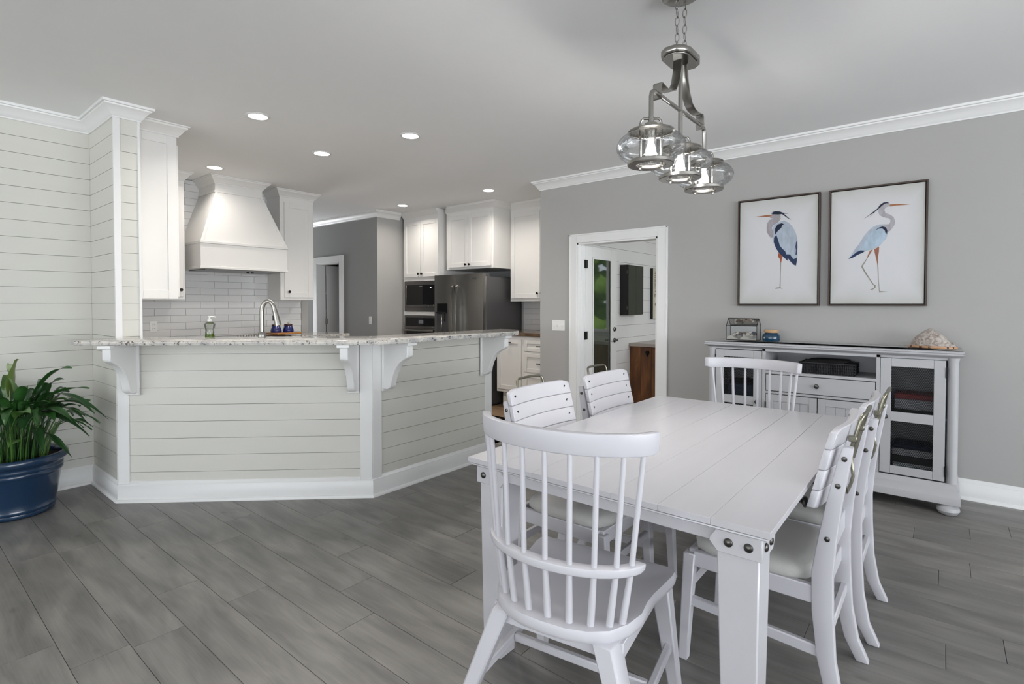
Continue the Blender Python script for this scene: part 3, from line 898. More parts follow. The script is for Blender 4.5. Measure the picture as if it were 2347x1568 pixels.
# oven tower
BY = 5.98
X0, X1, FY = -6.405, -5.620, 5.235
t = thing('oven_cabinet', 'tall white oven cabinet beside the refrigerator', 'cabinet', (X0, BY, 0), 0)
w = X1 - X0; fy = FY - BY
b = B(); b.box(0, .022, fy, 0, 0, 2.735); b.box(w - .022, w, fy, 0, 0, 2.735); b.box(.022, w - .022, fy, 0, 1.705, 2.735); b.box(.022, w - .022, fy, 0, 1.196, 1.252)
b.box(.022, w - .022, fy, 0, 0, .45); b.box(.022, w - .022, -.05, 0, .45, 1.705)
O('cabinet_body', b, white_cab, t, bev=0.002)
door(t, .030, .402, 1.765, 2.592, fy, .058, (.370, 1.812)); door(t, .408, w - .005, 1.765, 2.592, fy, .058, (.440, 1.810))
O('crown_moulding', cab_crown([(0, fy), (w, fy)], 1), white_cab, t)
b = B(); b.box(.03, w - .03, fy - .02, fy, .14, .42); O('drawer', b, white_cab, t, bev=0.002)
t = thing('microwave', 'built-in steel framed microwave in the oven cabinet', 'microwave', (X0 + .026, FY, 1.254))
w = .733
b = B(); b.box(0, w, 0, .4, 0, .448); b.box(0, w, -.012, 0, 0, .062); b.box(0, w, -.012, 0, .392, .448); b.box(0, .045, -.012, 0, .062, .392); b.box(w - .045, w, -.012, 0, .062, .392)
O('steel_frame', b, steel_trim, t, bev=0.002)
b = B(); b.box(.045, w - .045, -.010, -.002, .063, .391); gl = O('glass_door', b, black_glass, t)
b = B(); b.box(.058, .56, -.026, -.012, .066, .098); b.box(.568, w - .055, -.026, -.012, .066, .098); O('handle', b, steel_trim, t, bev=0.003)
b = B(); b.box(.335, .405, -.0106, -.0099, .366, .376); O('logo', b, M('grey_print', (.5, .5, .5), .5), gl)
b = B(); b.box(.575, .605, -.0106, -.0099, .345, .360); O('display', b, M('lit_display', (.85, .88, .9), .5, emit=(.85, .9, .95), estr=.6), gl)
t = thing('wall_oven', 'built-in steel wall oven below the microwave', 'oven', (X0 + .026, FY, .455))
b = B(); b.box(0, w, 0, .55, 0, .735); b.box(0, w, -.015, 0, .705, .738); b.box(0, .035, -.015, 0, .578, .705); b.box(w - .03, w, -.015, 0, .578, .705); b.box(0, w, -.018, 0, .548, .578)
O('steel_frame', b, steel_trim, t, bev=0.002)
b = B(); b.box(.035, w - .03, -.012, 0, .579, .704); cp = O('control_panel', b, black_glass, t)
b = B(); b.box(.325, .430, -.013, -.0115, .62, .675); O('display', b, display_m, cp)
b = B(); b.box(0, w, -.02, 0, .01, .06); b.box(0, w, -.02, 0, .50, .542); b.box(0, .05, -.02, 0, .06, .50); b.box(w - .05, w, -.02, 0, .06, .50); od = O('oven_door', b, steel_trim, t, bev=0.002)
b = B(); b.box(.05, w - .05, -.016, 0, .06, .50); O('glass', b, black_glass, od)
b = B(); b.tube([(.03, -.06, .520), (w - .03, -.06, .520)], .013, 12); b.box(.05, .08, -.06, -.02, .512, .528); b.box(w - .08, w - .05, -.06, -.02, .512, .528); O('handle', b, steel, od)

# refrigerator
X0, X1, FY = -5.612, -4.690, 5.135
t = thing('refrigerator', 'dark stainless side-by-side refrigerator with two curved bar handles', 'refrigerator', (X0, FY, 0))
w = X1 - X0; sp_ = .434
b = B(); b.box(.004, w - .004, .075, .83, .02, 1.735); b.box(.02, w - .02, .10, .8, 0, .02)
O('body', b, steel_side, t, bev=0.004)
b = B(); b.box(0, sp_ - .003, 0, .068, .06, 1.77); dl = O('freezer_door', b, steel_dark, t, bev=0.006, bseg=2)
b = B(); b.box(sp_ + .003, w, 0, .068, .06, 1.77); dr = O('fridge_door', b, steel_dark, t, bev=0.006, bseg=2)
b = B(); b.box(sp_ - .003, sp_ + .003, .03, .06, .07, 1.76); O('door_gasket', b, display_m, t)
b = B(); b.box(.055, .265, -.004, .02, 1.255, 1.372); dp = O('dispenser_panel', b, black_glass, dl, bev=0.002)
b = B(); b.box(.050, .270, -.002, .0, .92, 1.255); O('dispenser_recess', b, M('dispenser_grey', (.33, .33, .34), .35, metal=.5), dl)
b = B(); b.box(.135, .160, -.012, -.002, .93, 1.245); O('dispenser_rib', b, steel, dl, bev=0.004)
b = B(); b.box(.205, .228, -.012, -.002, 1.12, 1.25); O('paddle', b, black_plastic, dl, bev=0.003)
b = B(); b.prism([(.055, 1.255), (.265, 1.255), (.265, 1.245), (.11, 1.228), (.07, 1.238)], 'xz', -.030, -.004); O('dispenser_chute', b, black_plastic, dl)
for dd, hx, nm in ((dl, sp_ - .040, 1), (dr, sp_ + .045, 2)):
    pz = [(hx, -.012, 1.625), (hx, -.030, 1.60), (hx, -.055, 1.50), (hx, -.066, 1.35), (hx, -.070, 1.18), (hx, -.066, 1.0), (hx, -.055, .85), (hx, -.030, .76), (hx, -.012, .735)]
    b = B()
    for p0, p1 in zip(pz[:-1], pz[1:]):
        b.hexa([(p0[0] - .016, p0[1] - .009, p0[2]), (p0[0] + .016, p0[1] - .009, p0[2]), (p0[0] + .016, p0[1] + .009, p0[2]), (p0[0] - .016, p0[1] + .009, p0[2])],
               [(p1[0] - .016, p1[1] - .009, p1[2]), (p1[0] + .016, p1[1] - .009, p1[2]), (p1[0] + .016, p1[1] + .009, p1[2]), (p1[0] - .016, p1[1] + .009, p1[2])])
    b.box(hx - .012, hx + .012, -.014, .002, 1.59, 1.632); b.box(hx - .012, hx + .012, -.014, .002, .73, .77)
    O('handle', b, steel, dd, smooth=60)
b = B(); b.box(w - .185, w - .105, -.002, 0, 1.690, 1.715); O('logo_plate', b, M('brushed_badge', (.45, .45, .45), .3, metal=1), dr)
b = B(); b.box(w - .07, w - .01, .02, .16, 1.735, 1.772); O('hinge_cover', b, steel_side, t, bev=.004)

# cabinet over the refrigerator
X0, X1, FY = -5.533, -4.640, 5.300
t = thing('wall_cabinet', 'deep white wall cabinet over the refrigerator', 'cabinet', (X0, BY, 0), 0, 'white wall cabinets')
w = X1 - X0; fy = FY - BY
b = B(); b.box(0, w, fy, 0, 1.848, 2.735); O('cabinet_body', b, white_cab, t, bev=0.002)
door(t, .045, .438, 1.878, 2.600, fy, .060, (.405, 1.912)); door(t, .444, w - .03, 1.878, 2.600, fy, .060, (.478, 1.910))
O('crown_moulding', cab_crown([(0, -.70), (0, fy), (w, fy), (w, -.34)], 1), white_cab, t)
# right wall cabinet
X0, X1, FY = -4.637, -3.552, 5.655
t = thing('wall_cabinet', 'white wall cabinet between the refrigerator and the grey wall corner', 'cabinet', (X0, 5.975, 0), 0, 'white wall cabinets')
w = X1 - X0; fy = FY - 5.975
b = B(); b.box(0, w, fy, 0, 1.402, 2.735); O('cabinet_body', b, white_cab, t, bev=0.002)
door(t, .022, .512, 1.440, 2.605, fy, .062, (.478, 1.507)); door(t, .516, 1.03, 1.440, 2.605, fy, .062, (.548, 1.507))
O('crown_moulding', cab_crown([(0, fy), (w, fy)], 1), white_cab, t)
# right base cabinet
X0, FY = -4.612, 5.335
t = thing('base_cabinet', 'white base cabinet with door and drawers right of the refrigerator', 'cabinet', (X0, 5.975, 0), 0, 'white base cabinets')
w = -3.552 - X0; fy = FY - 5.975
b = B(); b.box(0, w, fy, 0, .205, .955); b.box(.04, w, fy + .08, 0, 0, .205); O('cabinet_body', b, white_cab, t, bev=0.002)
d_ = O('door', B().shaker(.025, .425, .245, .905, fy, .02, .055, .01), white_cab, t, bev=0.0018)
def tpull(parent, x, z, y):
    b = B(); b.cyl((x - .028, y - .028, z), (x + .028, y - .028, z), .0055, seg=8); b.cyl((x, y, z), (x, y - .028, z), .005, seg=8); b.ball((x - .03, y - .028, z), .009, 8, 6)
    O('handle', b, knob_black, parent)
tpull(d_, .25, .868, fy - .02)
for z0, z1 in ((.765, .905), (.50, .735), (.245, .475)):
    dw = O('drawer', B().shaker(.475, w - .03, z0, z1, fy, .02, .045, .01), white_cab, t, bev=0.0018)
    tpull(dw, .73, (z0 + z1) / 2, fy - .02)
b = B(); b.box(-4.655, -3.553, 5.30, 5.974, .956, .997)
tag(O('countertop', b, gran_brown, bev=0.004), 'brown granite countertop right of the refrigerator', 'countertop')

# switches
def switch(x, y, z, w, h, rz, n, lab):
    t = thing('light_switch', lab, 'light switch', (x, y, z), rz)
    b = B(); b.box(-w / 2, w / 2, -.006, 0, -h / 2, h / 2); O('cover_plate', b, white_plastic, t, bev=0.002)
    for i in range(n):
        cx = (i - (n - 1) / 2) * w / n
        b = B(); b.box(cx - .006, cx + .006, -.016, -.005, -.012, .008); O('toggle', b, white_plastic, t, bev=0.002)
switch(-3.298, 4.8595, 1.127, .168, .115, 0, 3, 'white triple light switch on the grey wall beside the doorway')
switch(-6.634, 4.7895, 1.120, .068, .118, 0, 1, 'white light switch on the shaded hall wall')

# picture in the room beyond the hall
t = thing('framed_picture', 'green landscape picture in a pale wood frame beyond the hall doorway', 'picture', (-10.06, 6.198, 1.60))
b = B(); b.box(-.24, .24, -.02, -.004, -.36, -.335); b.box(-.24, .24, -.02, -.004, .335, .36); b.box(-.24, -.215, -.02, -.004, -.335, .335); b.box(.215, .24, -.02, -.004, -.335, .335); O('frame', b, board_m, t)
b = B(); b.box(-.215, .215, -.01, -.004, -.02, .335); O('sky_print', b, M('teal_print', (.32, .52, .45), .6, var=.3, scale=5), t)
b = B(); b.box(-.215, .215, -.0105, -.004, -.335, -.02); O('field_print', b, M('olive_print', (.27, .28, .16), .6, var=.5, scale=9), t)
b = B(); b.box(-.215, .215, -.011, -.004, -.03, -.005); O('shore_print', b, M('pale_print', (.75, .78, .74), .6), t)

# ================================================================ MUDROOM THROUGH THE DOORWAY
t = thing('door_1', 'white glazed door folded open inside the mudroom doorway', 'door', (-3.030, 4.985, 0), 90)
t['kind'] = 'structure'
# local x runs along +Y, front -y faces +X
b = B()
b.box(0, .145, 0, .04, .01, 2.0); b.box(.58, .715, 0, .04, .01, 2.0); b.box(.145, .58, 0, .04, 1.885, 2.0); b.box(.145, .58, 0, .04, .01, .25)
O('door_frame', b, white_trim, t, bev=0.003)
b = B(); b.box(.145, .165, -.008, 0, .25, 1.885); b.box(.56, .58, -.008, 0, .25, 1.885); b.box(.165, .56, -.008, 0, 1.865, 1.885); b.box(.165, .56, -.008, 0, .25, .27)
O('glass_bead', b, white_trim, t, bev=0.002)
gm = bpy.data.materials.new('reflective_door_glass'); gm.use_nodes = True
gp = gm.node_tree.nodes['Principled BSDF']; gp.inputs['Base Color'].default_value = (0.03, 0.04, 0.03, 1); gp.inputs['Roughness'].default_value = 0.03; gp.inputs['IOR'].default_value = 2.3
gn = gm.node_tree.nodes.new('ShaderNodeTexNoise'); gn.inputs['Scale'].default_value = 2.0
gb = gm.node_tree.nodes.new('ShaderNodeBump'); gb.inputs['Strength'].default_value = 0.03; gm.node_tree.links.new(gn.outputs[0], gb.inputs['Height']); gm.node_tree.links.new(gb.outputs[0], gp.inputs['Normal'])
b = B(); b.box(.16, .565, .010, .018, .255, 1.88); O('glass_pane', b, gm, t)
for z in (1.80, 1.02, .25):
    b = B(); b.box(-.035, .036, -.006, .0, z - .045, z + .045); b.cyl((0, -.007, z - .045), (0, -.007, z + .045), .006, seg=8); O('hinge', b, black_metal, t)
b = B(); b.m = Matrix.Translation((.655, 0, 1.065)) @ Matrix.Rotation(R(90), 4, 'X'); b.lathe([(.027, 0), (.027, .008), (.02, .013), (.01, .014)], seg=16); b.box(-.005, .005, -.014, .014, .012, .026); O('deadbolt', b, nickel_dark, t)
b = B(); b.m = Matrix.Translation((.655, 0, .935)) @ Matrix.Rotation(R(90), 4, 'X'); b.lathe([(.028, 0), (.028, .008), (.012, .014), (.011, .045)], seg=16); b.tube([(0, 0, .045), (-.03, 0, .05), (-.09, 0, .05)], .008, 8); O('lever_handle', b, nickel_dark, t)

t = thing('dartboard_cabinet', 'dark weathered two-door cabinet hung on the white mudroom wall', 'cabinet', (-3.169, 6.04, 1.225), 90)
b = B(); b.box(0, .415, -.105, 0, 0, .632); O('cabinet_body', b, M('black_stain', (.09, .09, .085), .6, var=.2), t, bev=.003)
for a, c in ((.002, .203), (.207, .413)):
    b = B(); b.box(a, c, -.122, -.106, .004, .628); O('door', b, dark_green_m, t, bev=.002)
for z in (.09, .54):
    b = B(); b.box(-.004, .0, -.115, -.095, z - .022, z + .022); O('hinge', b, nickel_dark, t)
    b = B(); b.box(.413, .420, -.118, -.10, z - .022, z + .022); O('hinge', b, black_metal, t)
t = thing('wall_sign', 'cream vertical sign with lettering and a red bird on the mudroom wall', 'sign', (-3.169, 6.93, 1.160), 90)
b = B(); b.box(0, .46, -.040, 0, 0, .70); O('panel_edge', b, M('black_edge', (.05, .05, .05), .6), t)
b = B(); b.box(.002, .458, -.0415, -.0395, .002, .698); O('panel_face', b, M('cream_print', (.80, .78, .70), .6, var=.08, scale=12), t)
b = B(); zz = .42
for i in range(9):
    s = (.04, .03, .036, .028, .038, .03, .034, .028, .03)[i] * .9
    b.box(.05, .085, -.0425, -.041, zz, zz + .006); b.box(.05, .056, -.0425, -.041, zz, zz + s * .55); b.box(.079, .085, -.0425, -.041, zz, zz + s * .55); zz += s * .95
b.box(.05, .105, -.0425, -.041, .33, .338); b.box(.05, .058, -.0425, -.041, .30, .338); b.box(.075, .082, -.0425, -.041, .30, .338); b.box(.098, .105, -.0425, -.041, .295, .338)
b.prism([(.055, .405), (.11, .385), (.055, .37), (.055, .378), (.092, .386), (.055, .397)], 'xz', -.0425, -.041)
O('lettering', b, M('brown_ink', (.30, .25, .20), .6), t)
b = B(); b.prism([(.115, .285), (.125, .27), (.12, .245), (.135, .22), (.165, .20), (.175, .15), (.165, .10), (.15, .125), (.14, .12), (.142, .07), (.13, .06), (.133, .12), (.09, .16), (.06, .195), (.065, .215), (.10, .225), (.11, .25)], 'xz', -.0425, -.041)
O('bird_print', b, M('red_brown_ink', (.42, .22, .20), .6, var=.1), t)

t = thing('wooden_bar', 'rustic wooden bar cabinet with a pale worktop in the mudroom', 'bar', (-3.165, 6.32, 0))
b = B(); b.box(0, 1.5, .012, .95, 0, .815); O('cabinet_body', b, M('dark_wood_core', (.2, .12, .06), .7), t)
for i in range(10):
    b = B(); b.box(0, .806, 0, .014, 0, .146); o = O('plank', b, rustic_m, t, bev=.001, smooth=0, loc=(i * .1485 + .146, 0, .004)); o.rotation_euler = (0, R(-90), 0)
b = B(); b.box(0, 1.54, -.03, .97, .816, .858); O('worktop', b, M('pale_worktop', (.70, .66, .62), .35, var=.06, scale=14), t, bev=.004)
b = B(); b.prism([(-.022, .03), (.022, .03), (.026, .01), (.012, -.018), (0, -.045), (-.012, -.018), (-.026, .01)], 'xz', -.02, 0)
O('bottle_opener', b, black_metal, t, bev=.003, loc=(.245, 0, .735))
# ================================================================ DINING TABLE
TX0, TX1, TY0, TY1, TZ = -1.430, -0.340, 1.480, 3.262, 0.770
t = thing('dining_table', 'white farmhouse dining table with plank top and bolted corner brackets', 'table', ((TX0 + TX1) / 2, (TY0 + TY1) / 2, 0))
hw, hl = (TX1 - TX0) / 2, (TY1 - TY0) / 2
pw = 2 * hw / 7
for i in range(7):
    b = B(); b.box(-hw + i * pw + .0002, -hw + (i + 1) * pw - .0002, -hl, hl, .751, TZ)
    O('plank', b, table_white, t, bev=0.0008)
b = B()
b.sweep([(-hw + .012, -hl + .012), (hw - .012, -hl + .012), (hw - .012, hl - .012), (-hw + .012, hl - .012)], [(-.06, .7505), (-.004, .7505), (-.004, .748), (.003, .746), (.004, .742), (-.002, .738), (-.010, .736), (-.06, .736)], 1, closed=True)
O('edge_moulding', b, table_white, t)
b = B(); b.box(-hw + .05, hw - .05, -hl + .05, hl - .05, .737, .750)
O('underframe', b, table_white, t)
ai = .050
for y in (-hl + ai, hl - ai - .022):
    b = B(); b.box(-hw + ai, hw - ai, y, y + .022, .688, .737)
    O('end_apron', b, table_white, t, bev=.002)
for s in (-1, 1):
    x = s * (hw - ai)
    b = B(); b.box(x - .011 - .011 * s, x + .011 - .011 * s, -hl + ai + .02, hl - ai - .02, .672, .737)
    O('side_apron', b, table_white, t, bev=.002)
    for y in (-.395, .06):
        b = B(); b.box(x + s * .0005, x + s * .007, y - .205, y + .205, .678, .732)
        d_ = O('drawer_front', b, table_white, t, bev=.002)
        b = B(); b.m = Matrix.Translation((x + s * .007, y, .705)) @ Matrix.Rotation(R(90 * s), 4, 'Y')
        b.lathe([(.011, 0), (.006, .004), (.0055, .020), (.012, .026), (.018, .030), (.019, .035), (.014, .040), (.0001, .042)], seg=18)
        O('knob', b, nickel_dark, d_)
for sx in (-1, 1):
    for sy in (-1, 1):
        cx, cy = sx * (hw - .092), sy * (hl - .090)
        b = B(); b.post((cx + sx * .004, cy + sy * .004, 0), (cx, cy, .737), .088, .088, .116, .116)
        lg = O('leg', b, table_white, t, bev=.004)
        ox, oy = sx * (hw - .026), sy * (hl - .024)
        # chamfered corner plates on the two outer faces
        pl = [(0, .672), (.118, .672), (.141, .698), (.139, .708), (.122, .734), (0, .734)]
        b = B(); b.prism([(ox - sx * u, z) for u, z in pl], 'xz', oy, oy - sy * .010)
        O('bracket_plate', b, table_white, t, bev=.0015)
        b = B(); b.prism([(oy - sy * max(u, .0102), z) for u, z in pl], 'yz', ox, ox - sx * .010)
        O('bracket_plate', b, table_white, t, bev=.0015)
        for u in (.035, .088):
            b = B(); b.m = Matrix.Translation((ox - sx * u, oy, .704)) @ Matrix.Rotation(R(90 if sy < 0 else -90), 4, 'X')
            b.lathe([(.0125, 0), (.012, .003), (.008, .0065), (.0001, .008)], seg=14); O('bolt', b, nickel_dark, t)
            b = B(); b.m = Matrix.Translation((ox, oy - sy * u, .704)) @ Matrix.Rotation(R(90 * sx), 4, 'Y')
            b.lathe([(.0125, 0), (.012, .003), (.008, .0065), (.0001, .008)], seg=14); O('bolt', b, nickel_dark, t)

# ================================================================ SPINDLE-BACK CHAIRS (local: front +y)
def spindle_chair(name, label):
    t = thing(name, label, 'chair', (0, 0, 0), 0, 'spindle-back chairs at the ends of the table')
    # seat outline
    half = [(0, -.250), (.07, -.246), (.13, -.228), (.185, -.192), (.222, -.14), (.240, -.07), (.236, .0), (.240, .06), (.252, .13), (.262, .20), (.262, .235), (.245, .255), (.15, .268), (0, .272)]
    out = half + [(-x, y) for x, y in half[-2:0:-1]]
    n = len(out)
    b = B()
    def ring(s_, z, dz=0):
        return [(x * s_, (y - .01) * s_ + .01, z + (0.008 if abs(x) > .2 else 0) * dz) for x, y in out]
    rings = [ring(.955, .408), ring(.99, .414), ring(1.0, .425), ring(1.0, .438), ring(.985, .448, .6), ring(.93, .450, .3), ring(.75, .444), ring(.45, .437), ring(.15, .435)]
    vs = [p for r_ in rings for p in r_]
    fs = [tuple(range(n))[::-1]]
    for i in range(len(rings) - 1):
        for k in range(n):
            l = (k + 1) % n
            fs.append((i * n + k, i * n + l, (i + 1) * n + l, (i + 1) * n + k))
    fs.append(tuple(range((len(rings) - 1) * n, len(rings) * n)))
    b.add(vs, fs); O('seat', b, chair_white, t, smooth=50)
    # crest rail
    def ell(a, ax, ay, cy):
        return (ax * math.sin(R(a)), cy - ay * math.cos(R(a)))
    def rail(z0, z1, ax, ay, cy, amax, th, lean=0.0, n=22, taper=False):
        b = B(); vs = []
        for i in range(n + 1):
            a = -amax + 2 * amax * i / n
            ox, oy = ell(a, ax, ay, cy); ix, iy = ell(a, ax - th, ay - th, cy)
            f = 1.0
            zz0 = z0 + (0.006 if i in (0, n) else 0)
            vs += [(ox, oy + lean, zz0), (ix, iy + lean, zz0), (ix * 1.012, iy - .0, z1), (ox * 1.012, oy - .0, z1)]
        fs = [(0, 1, 2, 3), (4 * n + 3, 4 * n + 2, 4 * n + 1, 4 * n)]
        for i in range(n):
            for q in range(4):
                w = (q + 1) % 4
                fs.append((4 * i + q, 4 * i + 4 + q, 4 * i + 4 + w, 4 * i + w))
        b.add(vs, fs)
        return b
    O('crest_rail', rail(.940, 1.006, .300, .175, -.075, 80, .027, lean=.006), chair_white, t, bev=.005, bseg=2, smooth=45)
    O('lower_bow', rail(.600, .626, .262, .165, -.085, 82, .036), chair_white, t, bev=.005, bseg=2, smooth=45)
    for i in range(9):
        a = (-70, -54, -36, -18, 0, 18, 36, 54, 70)[i]; a2 = (-66, -49.6, -32, -15.7, 0, 15.7, 32, 49.6, 66)[i]
        bx, by = ell(a * 1.0, .212, .115, -.098)
        mx, my = ell(a * .98, .244, .147, -.085)
        tx, ty = ell(a2, .286, .161, -.075)
        b = B()
        P0, P1, P2 = Vector((bx, by, .440)), Vector((mx, my, .613)), Vector((tx, ty, .945))
        b.tube([P0, P0.lerp(P1, .45), P1, P1.lerp(P2, .5), P2], [.0112, .0105, .0085, .0085, .0075], 12)
        O('spindle', b, chair_white, t, smooth=60)
    # legs
    for sx in (-1, 1):
        b = B(); b.hexa([(sx * .315 - .020, -.285, 0), (sx * .315 + .020, -.285, 0), (sx * .315 + .020, -.240, 0), (sx * .315 - .020, -.240, 0)],
                        [(sx * .165 - .030, -.215, .415), (sx * .165 + .030, -.215, .415), (sx * .175 + .030, -.150, .415), (sx * .175 - .030, -.150, .415)])
        O('leg', b, chair_white, t, bev=.005)
        b = B(); b.hexa([(sx * .262 - .018, .235, 0), (sx * .262 + .018, .235, 0), (sx * .262 + .018, .272, 0), (sx * .262 - .018, .272, 0)],
                        [(sx * .222 - .030, .165, .415), (sx * .222 + .030, .165, .415), (sx * .222 + .030, .225, .415), (sx * .222 - .030, .225, .415)])
        O('leg', b, chair_white, t, bev=.005)
        b = B(); b.bar((sx * .248, -.232, .185), (sx * .245, .225, .205), .022, .030); O('stretcher', b, chair_white, t, bev=.004)
    b = B(); b.bar((-.235, 0, .195), (.235, 0, .195), .022, .028); O('stretcher', b, chair_white, t, bev=.004)
    b = B(); b.box(-.20, .20, .15, .172, .365, .412); b.box(-.16, .16, -.20, -.178, .372, .412); b.box(-.215, -.195, -.17, .17, .365, .41); b.box(.195, .215, -.17, .17, .365, .41)
    O('seat_frame', b, chair_white, t, bev=.002)
    return t
sc0 = spindle_chair('spindle_chair', 'white spindle-back chair in the foreground with its back to the camera')
sc0.location = (-.921, 1.469, 0); sc0.rotation_euler = (0, 0, R(8.3))
copy_tree(sc0, (-.955, 3.46, 0), 176, 'white spindle-back chair at the far end of the table by the sideboard')

# ================================================================ PLANK-BACK CHAIRS (local: front +y)
def plank_chair(name, label):
    t = thing(name, label, 'chair', (0, 0, 0), 0, 'plank-back chairs along the sides of the table')
    prof = [(-.300, 0.0), (-.262, .08), (-.238, .20), (-.226, .35), (-.224, .48), (-.238, .60), (-.256, .72), (-.282, .86), (-.292, .908)]
    th = [.042, .047, .054, .062, .062, .052, .044, .036, .030]
    for s in (-1, 1):
        vs = []
        for (y, z), d in zip(prof, th):
            x = s * .205
            vs += [(x - .0175, y - d / 2, z), (x + .0175, y - d / 2, z), (x + .0175, y + d / 2, z), (x - .0175, y + d / 2, z)]
        fs = [(0, 1, 2, 3)[::-1], tuple(range(4 * (len(prof) - 1), 4 * len(prof)))]
        for i in range(len(prof) - 1):
            for q in range(4):
                w = (q + 1) % 4
                fs.append((4 * i + q, 4 * i + w, 4 * i + 4 + w, 4 * i + 4 + q))
        b = B(); b.add(vs, fs)
        O('back_post', b, chair_white, t, bev=.005, bseg=2, smooth=40)
        b = B(); b.post((s * .205, .240, 0), (s * .205, .215, .420), .034, .034, .044, .044); O('leg', b, chair_white, t, bev=.004)
        b = B(); b.bar((s * .205, -.23, .215), (s * .205, .215, .235), .022, .038); O('stretcher', b, chair_white, t, bev=.004)
        b = B(); b.box(s * .205 - .012, s * .205 + .012, -.20, .20, .372, .432); O('side_rail', b, chair_white, t, bev=.003)
        for z, y in ((.870, -.283), (.780, -.266), (.60, -.238)):
            b = B(); b.m = Matrix.Translation((s * .2225, y, z)) @ Matrix.Rotation(R(90 * s), 4, 'Y')
            b.lathe([(.0085, 0), (.008, .0025), (.004, .004), (.0001, .0045)], seg=12); O('screw', b, nickel_dark, t)
    b = B(); b.bar((-.19, -.236, .27), (.19, -.236, .27), .022, .036); O('stretcher', b, chair_white, t, bev=.004)
    b = B(); b.bar((-.19, .225, .29), (.19, .225, .29), .022, .036); O('stretcher', b, chair_white, t, bev=.004)
    for ya, yb in ((.195, .222), (-.228, -.205)):
        b = B(); b.box(-.205, .205, ya, yb, .372, .432); O('seat_rail', b, chair_white, t, bev=.003)
    # lower back rail that sits behind the cushion
    b = B(); b.box(-.19, .19, -.238, -.218, .50, .575); O('lower_rail', b, chair_white, t, bev=.003)
    # planks, slightly dished
    z0 = .690; ph = .0692
    for i in range(4):
        za, zb = z0 + i * ph + .0010, z0 + (i + 1) * ph - .0010
        n = 12; vs = []
        for k in range(n + 1):
            x = -.245 + .49 * k / n
            c = .026 * (x / .245) ** 2
            ya = -.218 - (za - .69) * .235 + c; yb = -.218 - (zb - .69) * .235 + c
            if i == 3 and k in (0, n): zt = zb - .012
            else: zt = zb
            if i == 0 and k in (0, n): zbm = za + .010
            else: zbm = za
            vs += [(x, ya - .010, zbm), (x, ya + .012, zbm), (x, yb + .012, zt), (x, yb - .010, zt)]
        fs = [(0, 1, 2, 3), (4 * n + 3, 4 * n + 2, 4 * n + 1, 4 * n)]
        for k in range(n):
            for q in range(4):
                w = (q + 1) % 4
                fs.append((4 * k + q, 4 * k + 4 + q, 4 * k + 4 + w, 4 * k + w))
        b = B(); b.add(vs, fs)
        pk = O('plank', b, chair_white, t, bev=.0022, smooth=40)
        if i > 0 or True:
            for s in (-1, 1):
                x = s * .205; zc = (za + zb) / 2 + .004; c = .026 * (x / .245) ** 2
                b = B(); b.m = Matrix.Translation((x, -.206 - (zc - .69) * .235 + c, zc)) @ Matrix.Rotation(R(-90), 4, 'X')
                b.lathe([(.0062, 0), (.006, .0012), (.0035, .0014), (.0034, .0004)], seg=12)
                O('screw', b, knob_black, pk)
    # tubular handle behind the planks
    hy = lambda z: -.240 - (z - .69) * .235
    w = .105
    pts = [(-w, hy(.82), .80), (-w, hy(.90) - .004, .90), (-w, hy(.975) - .006, .978), (-w + .006, hy(.99) - .008, .992), (-w + .020, hy(1.0) - .010, .998)]
    pts = pts + [(0, hy(1.0) - .014, 1.0)] + [(-x, y, z) for x, y, z in pts[::-1]]
    b = B(); b.tube(pts, .0062, 10); h_ = O('handle', b, handle_m, t, smooth=60)
    for s in (-1, 1):
        b = B(); b.box(s * w - .011, s * w + .011, hy(.915) - .012, hy(.915) + .012, .905, .925); O('clamp', b, handle_m, h_, bev=.002)
    pts = [(-w, hy(.80), .80), (-w, hy(.76) - .012, .76), (-w + .01, hy(.735) - .022, .735), (-w + .05, hy(.715) - .024, .715), (0, hy(.71) - .024, .71)]
    pts = pts + [(-x, y, z) for x, y, z in pts[-2::-1]]
    b = B(); b.tube(pts, .0058, 10); O('lower_bar', b, handle_m, t, smooth=60)
    # cushion
    b = B(); n = 28; rings = []
    def sup(a, k=5.0):
        c, s = math.cos(a), math.sin(a)
        r_ = (abs(c) ** k + abs(s) ** k) ** (-1 / k)
        return c * r_, s * r_
    for sc_, z in ((.97, .430), (1.0, .437), (1.012, .452), (1.0, .467), (.93, .479), (.75, .487), (.45, .491), (.12, .492)):
        rings.append([(sup(2 * PI * (i + .5) / n)[0] * .215 * sc_, .01 + sup(2 * PI * (i + .5) / n)[1] * .212 * sc_, z) for i in range(n)])
    vs = [p for r_ in rings for p in r_]; fs = [tuple(range(n))[::-1]]
    for i in range(len(rings) - 1):
        for k in range(n):
            l = (k + 1) % n
            fs.append((i * n + k, i * n + l, (i + 1) * n + l, (i + 1) * n + k))
    fs.append(tuple(range((len(rings) - 1) * n, len(rings) * n)))
    b.add(vs, fs); O('cushion', b, cushion_m, t, smooth=60)
    return t
pc = plank_chair('plank_chair', 'white plank-back chair on the right side of the table, nearer the camera')
pc.location = (-.522, 2.190, 0); pc.rotation_euler = (0, 0, R(90))
copy_tree(pc, (-.500, 2.745, 0), 90, 'white plank-back chair on the right side of the table, nearer the sideboard')
copy_tree(pc, (-1.288, 2.108, 0), -90, 'white plank-back chair on the left side of the table, nearer the foreground chair')
copy_tree(pc, (-1.268, 2.735, 0), -90, 'white plank-back chair on the left side of the table, nearer the doorway')

